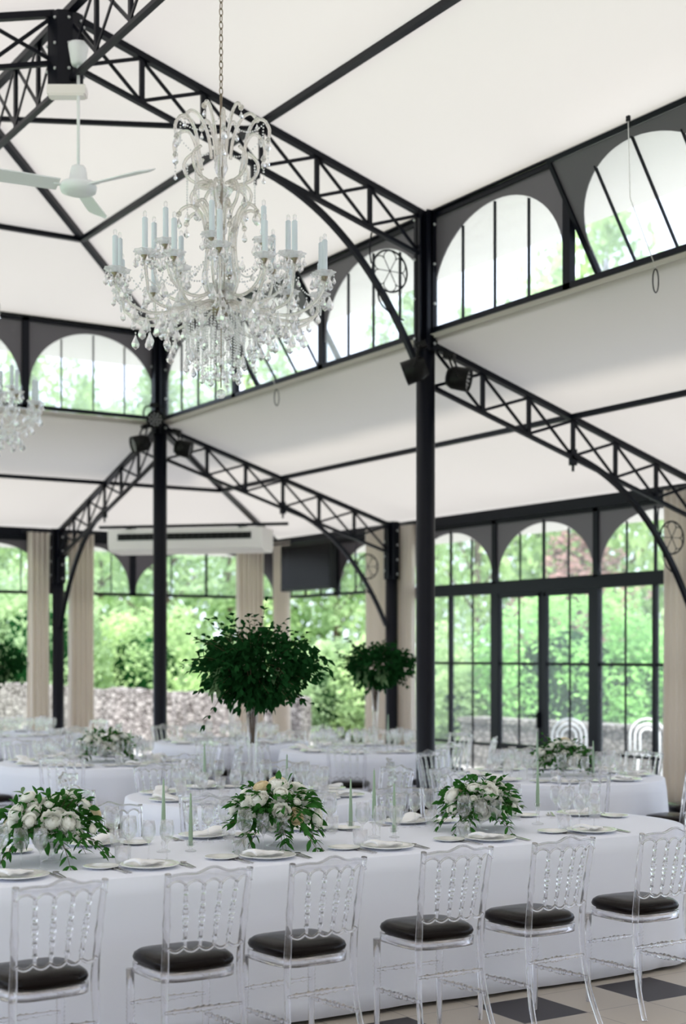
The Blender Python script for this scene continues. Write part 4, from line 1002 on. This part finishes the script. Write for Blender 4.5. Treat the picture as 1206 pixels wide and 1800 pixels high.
def tall_vase(x, y, label, R, seed, hz=1.70, dense=1.):
    rnd = random.Random(seed); e = empty('tall_greenery_vase', (x, y, ZT), 0, label, 'vase of greenery', 'tall vases of greenery')
    h = hz-ZT; zt = h-R*.62
    MB().lathe([(.001, 0), (.07, 0), (.07, .006), (.02, .02), (.02, .05), (.026, .12), (.034, zt*.6), (.045, zt), (.043, zt), (.032, zt*.6), (.022, .12), (.001, .08)], 24).build('glass_vase', 'glass', e)
    st = MB()
    for k in range(11):
        a = 2*PI*k/11; st.tube([(.012*math.cos(a), .012*math.sin(a), zt-.27+.03*rnd.random()), (.026*math.cos(a+.5), .026*math.sin(a+.5), zt), (R*.4*math.cos(a), R*.4*math.sin(a), h)], .004, 5)
    lf = MB(); pl = MB()
    N_ = int(2600*dense)
    for i in range(N_):
        a = rnd.random()*2*PI; el_ = math.asin(rnd.uniform(-1, 1)); r_ = R*rnd.uniform(.25, 1)**.6*.82
        lump = 1+.16*math.sin(a*3+seed)*math.cos(el_*3)+.1*math.sin(a*7)
        d = Vector((math.cos(a)*math.cos(el_), math.sin(a)*math.cos(el_), math.sin(el_)*.78)); p = Vector((.05*c_, -.05*s_, h))+d*r_*lump; p.x += d.x*.06; p.y += d.y*.06
        if d.z < 0: p.x *= 1+d.z*.45; p.y *= 1+d.z*.45
        leaf_into(lf, p, d+Vector((rnd.uniform(-.9,.9), rnd.uniform(-.9,.9), rnd.uniform(-.8,.6))), rnd.uniform(.04, .07), rnd.uniform(.028, .045), rnd.uniform(0, .6), rnd.uniform(-1.5, 1.5))
    for i in range(int(60*dense)):
        a = rnd.random()*2*PI; el_ = math.asin(rnd.uniform(-.7, .95)); d = Vector((math.cos(a)*math.cos(el_), math.sin(a)*math.cos(el_), math.sin(el_)*.8))
        sprig(lf, st, Vector((0, 0, h))+d*R*.55, d, R*rnd.uniform(.4, .72), 5, .03, .05, rnd, rnd.uniform(-.1, .35))
    for i in range(5):
        a = -PI/2-.4+rnd.uniform(-1.2, 1.2); d = Vector((math.cos(a), math.sin(a), .1))
        p = Vector((0, 0, h-.02))+d*R*.6
        for k in range(6):
            leaf_into(pl, p+Vector((0, 0, -.03*k))+d*.01*k, d+Vector((rnd.uniform(-1,1), rnd.uniform(-1,1), -.6)), .07, .045, .6, rnd.uniform(-1, 1))
    st.build('stems', 'stem', e); lf.build('foliage', 'leaf_dark', e); pl.build('pale_leaves', 'leaf_pale', e)
    return e
tall_vase(4.90, 9.0, 'tall glass vase with a big ball of dark greenery behind the middle flowers', .44, 4)
tall_vase(8.43, 12.74, 'tall glass vase of greenery left of the centre column, farther back', .36, 9, hz=1.68, dense=.7)
tall_vase(5.8, 17.6, 'tall vase of greenery cut by the left edge', .42, 14, hz=1.68, dense=.6)
tall_vase(7.8, 14.83, 'slim tall vase of greenery hidden behind the big ball of greenery', .3, 17, hz=1.66, dense=.5)
# ------------------------------------------------------------------ outside
def ellipsoid_leaves(mb, c, rad, n, size, rnd, shell=.55):
    for i in range(n):
        a = rnd.random()*2*PI; u = rnd.uniform(-1, 1); r_ = rnd.uniform(shell, 1)
        d = Vector((math.cos(a)*math.sqrt(1-u*u), math.sin(a)*math.sqrt(1-u*u), u)); p = Vector((c[0]+d.x*rad[0]*r_, c[1]+d.y*rad[1]*r_, c[2]+d.z*rad[2]*r_))
        t = Vector((rnd.uniform(-1,1), rnd.uniform(-1,1), rnd.uniform(-1,1))).normalized(); b_ = t.orthogonal().normalized(); s = size*rnd.uniform(.6, 1.3)
        mb.add([p-t*s, p-b_*s*.6+t*s*.1, p+t*s, p+b_*s*.6+t*s*.1], [(0, 1, 2, 3)])
def tree_mesh(h, w_, mat, seed, n=4200, size=.16, low=.12):
    rnd = random.Random(seed); e = empty('tree', (0,0,0)); tag(e, cat='tree', group='trees in the garden')
    tr = MB(); tr.tube(smooth_path([(0,0,-.3), (.1,.05,h*.25), (-.1,.1,h*.5), (.05,0,h*.8)], 4), [.22*(1-.05*i) for i in range(13)], 8)
    cr = MB(); blobs = 16
    for k in range(blobs):
        t = k/(blobs-1); z = h*(low+.82*t); rr = w_*.5*math.sin(PI*min(1, .18+.78*t))**.7; a = k*2.4
        c = (rr*.55*math.cos(a), rr*.55*math.sin(a), z); tr.tube([(0, 0, z*.7), tuple(q*.8 if i < 2 else q for i, q in enumerate(c))], [.08, .02], 5)
        ellipsoid_leaves(cr, c, (rr*.62, rr*.62, h*.10), n//blobs, size, rnd, .3)
    tr.build('trunk', 'bark', e); cr.build('crown', mat, e)
    return Proto(e)
TA = tree_mesh(13, 8, 'tree_a', 1); TB = tree_mesh(11, 7, 'tree_b', 2); TRD = tree_mesh(6.5, 5, 'tree_red', 3, 2500, .14)
def polar(az, d): a = math.radians(az); return d*math.sin(a), d*math.cos(a)
tr_spots = []
rt = random.Random(5)
i = 0
for az in (6, 10.5, 14, 17, 20, 22.5, 25, 27.5, 30, 32, 34.5, 37.5, 40, 42.5, 45, 48, 51):
    d = 40+rt.uniform(-3, 4); tr_spots.append((az, d, 'A' if i % 3 else 'B')); i += 1
for az in (12, 18.5, 24, 29, 33.2, 36, 41.5, 46.5): tr_spots.append((az, 52+rt.uniform(-2, 4), 'B' if i % 2 else 'A')); i += 1
on = ['first', 'second', 'third', 'fourth', 'fifth', 'sixth', 'seventh', 'eighth', 'ninth', 'tenth', 'eleventh', 'twelfth', 'thirteenth', 'fourteenth', 'fifteenth', 'sixteenth', 'seventeenth']
for k, (az, d, ty) in enumerate(tr_spots):
    x, y = polar(az, d)
    lb = f'tall leafy garden tree, {on[k]} from left in the front row' if k < 17 else f'tall leafy garden tree, {on[k-17]} from left in the back row'
    o = (TA if ty == 'A' else TB).put((x, y, zlawn(x, y)-.1), rt.random()*6, ('light green ' if ty == 'A' else 'darker green ')+lb)
    s = rt.uniform(.62, .92); o.scale = (s, s, s*(1.35 if 32 < az < 44 else 1))
x, y = polar(41.6, 33); o = TRD.put((x, y, zlawn(x, y)), 0, 'reddish brown tree outside behind the round hedge bush'); o.scale = (.7, .7, .75)
def bush(x, y, r_, h, mat, label, seed, n=9000, z0=0, size=.06):
    rnd = random.Random(seed); e = empty('bush', (x, y, z0), 0, label, 'bush', 'bushes in the garden'); mb = MB()
    ellipsoid_leaves(mb, (0, 0, h*.48), (r_, r_, h*.52), n//2, size, rnd, .78)
    for k in range(14):
        a = k*2.4; u = (k+.5)/14; z = h*(.1+.8*u); rr = r_*.8*math.sqrt(max(.05, 1-((z-h*.48)/(h*.55))**2))
        ellipsoid_leaves(mb, (rr*math.cos(a), rr*math.sin(a), z), (r_*.32, r_*.32, h*.17), n//28, size, rnd, .5)
    mb.build('foliage', mat, e)
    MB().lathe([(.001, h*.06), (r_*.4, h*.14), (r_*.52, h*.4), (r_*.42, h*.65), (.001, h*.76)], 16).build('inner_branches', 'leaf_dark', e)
    MB().tube([(0, 0, -.15), (0, 0, h*.4)], .08, 8).build('stem', 'bark', e)
    return e
x, y = polar(41.1, 26); bush(x, y, 1.75, 3.0, 'hedge', 'big round bright green bush outside the garden door', 3)
x, y = polar(44.4, 26.5); bush(x, y, 1.2, 2.3, 'hedge', 'bright green bush outside at the right of the round one', 5, 6000)
x, y = polar(37.2, 26.5); bush(x, y, 1.0, 1.6, 'tree_a', 'loose light green bush outside the window right of the centre column', 6, 6000)
x, y = polar(34.6, 30); bush(x, y, 1.6, 2.4, 'tree_a', 'pale green bush outside left of the centre column', 7, 6000)
x, y = polar(32.2, 31); bush(x, y, 1.3, 2.2, 'tree_b', 'green bush outside the far right corner windows', 8, 6000)
x, y = polar(24.3, 34); bush(x, y, 1.5, 2.6, 'tree_a', 'green bush on the bank behind the stone wall', 9, 5000, .3)
x, y = polar(20.2, 33); bush(x, y, 1.6, 3.5, 'tree_b', 'dark green bush behind the stone wall at far left', 10, 5000, .3)
x, y = polar(17.8, 35); bush(x, y, 1.7, 3.6, 'tree_b', 'dark green bush behind the stone wall beyond the left edge', 11, 5000, .3)
# stone retaining wall outside the far glass wall
p0 = Vector((*polar(17, 31), -.1)); p1 = Vector((*polar(30.5, 26.5), -.1)); dv = p1-p0; Lw = dv.length; hh = MB(); n = 60; rs = random.Random(2); vs_ = []
for i in range(n+1):
    t = i/n; top = 1.32-.22*t+.035*rs.uniform(-1, 1)
    for yy, z in ((0, 0), (0, top*.5), (0, top), (.45, top), (.45, 0)): vs_.append((Lw*t, yy+(.03*rs.uniform(-1, 1) if yy == 0 else 0), z))
fs = [(i*5+k, i*5+5+k, i*5+6+k, i*5+1+k) for i in range(n) for k in range(4)]+[(0, 1, 2, 3, 4), tuple(n*5+k for k in (4, 3, 2, 1, 0))]
o = hh.add(vs_, fs).build('stone_wall', 'stone'); o.location = p0; o.rotation_euler = (0, 0, math.atan2(dv.y, dv.x)); tag(o, 'pale rubble stone wall outside the far windows', 'stone wall')
x, y = polar(41.2, 22.6); o = MB().box((0, 0, .38), (.5, 4.6, .76)).box((0, 0, .79), (.6, 4.7, .07)).build('stone_bench_wall', 'stone'); o.location = (x, y, -.08); o.rotation_euler = (0, 0, .75-PI/4+.1); tag(o, 'low pale stone wall outside the garden door', 'stone wall')
# white garden chairs
def gchair():
    e = empty('garden_chair', (0,0,0)); tag(e, cat='garden chair', group='white garden chairs outside')
    for r_ in (.24, .17, .10):
        pts = [(-r_, -.2, .45)]+[(r_*math.cos(PI-PI*k/12), -.22, .72+r_*math.sin(PI-PI*k/12)) for k in range(13)]+[(r_, -.2, .45)]
        MB().tube(pts, .014, 6).build('back_hoop', 'white_metal', e)
    MB().lathe([(.001, .43), (.22, .43), (.23, .445), (.22, .46), (.001, .46)], 20).build('seat', 'white_metal', e)
    for sx in (-1, 1):
        for sy in (-1, 1): MB().tube([(sx*.17, sy*.17, .44), (sx*.21, sy*.21, 0)], .013, 6).build('leg', 'white_metal', e)
    return e
GC = Proto(gchair())
x, y = polar(41.3, 20.0); GC.put((x, y, -.06), 2.6, 'white round-backed garden chair outside the garden door')
x, y = polar(44.3, 20.2); GC.put((x, y, -.06), 2.5, 'white round-backed garden chair outside near the right curtain')
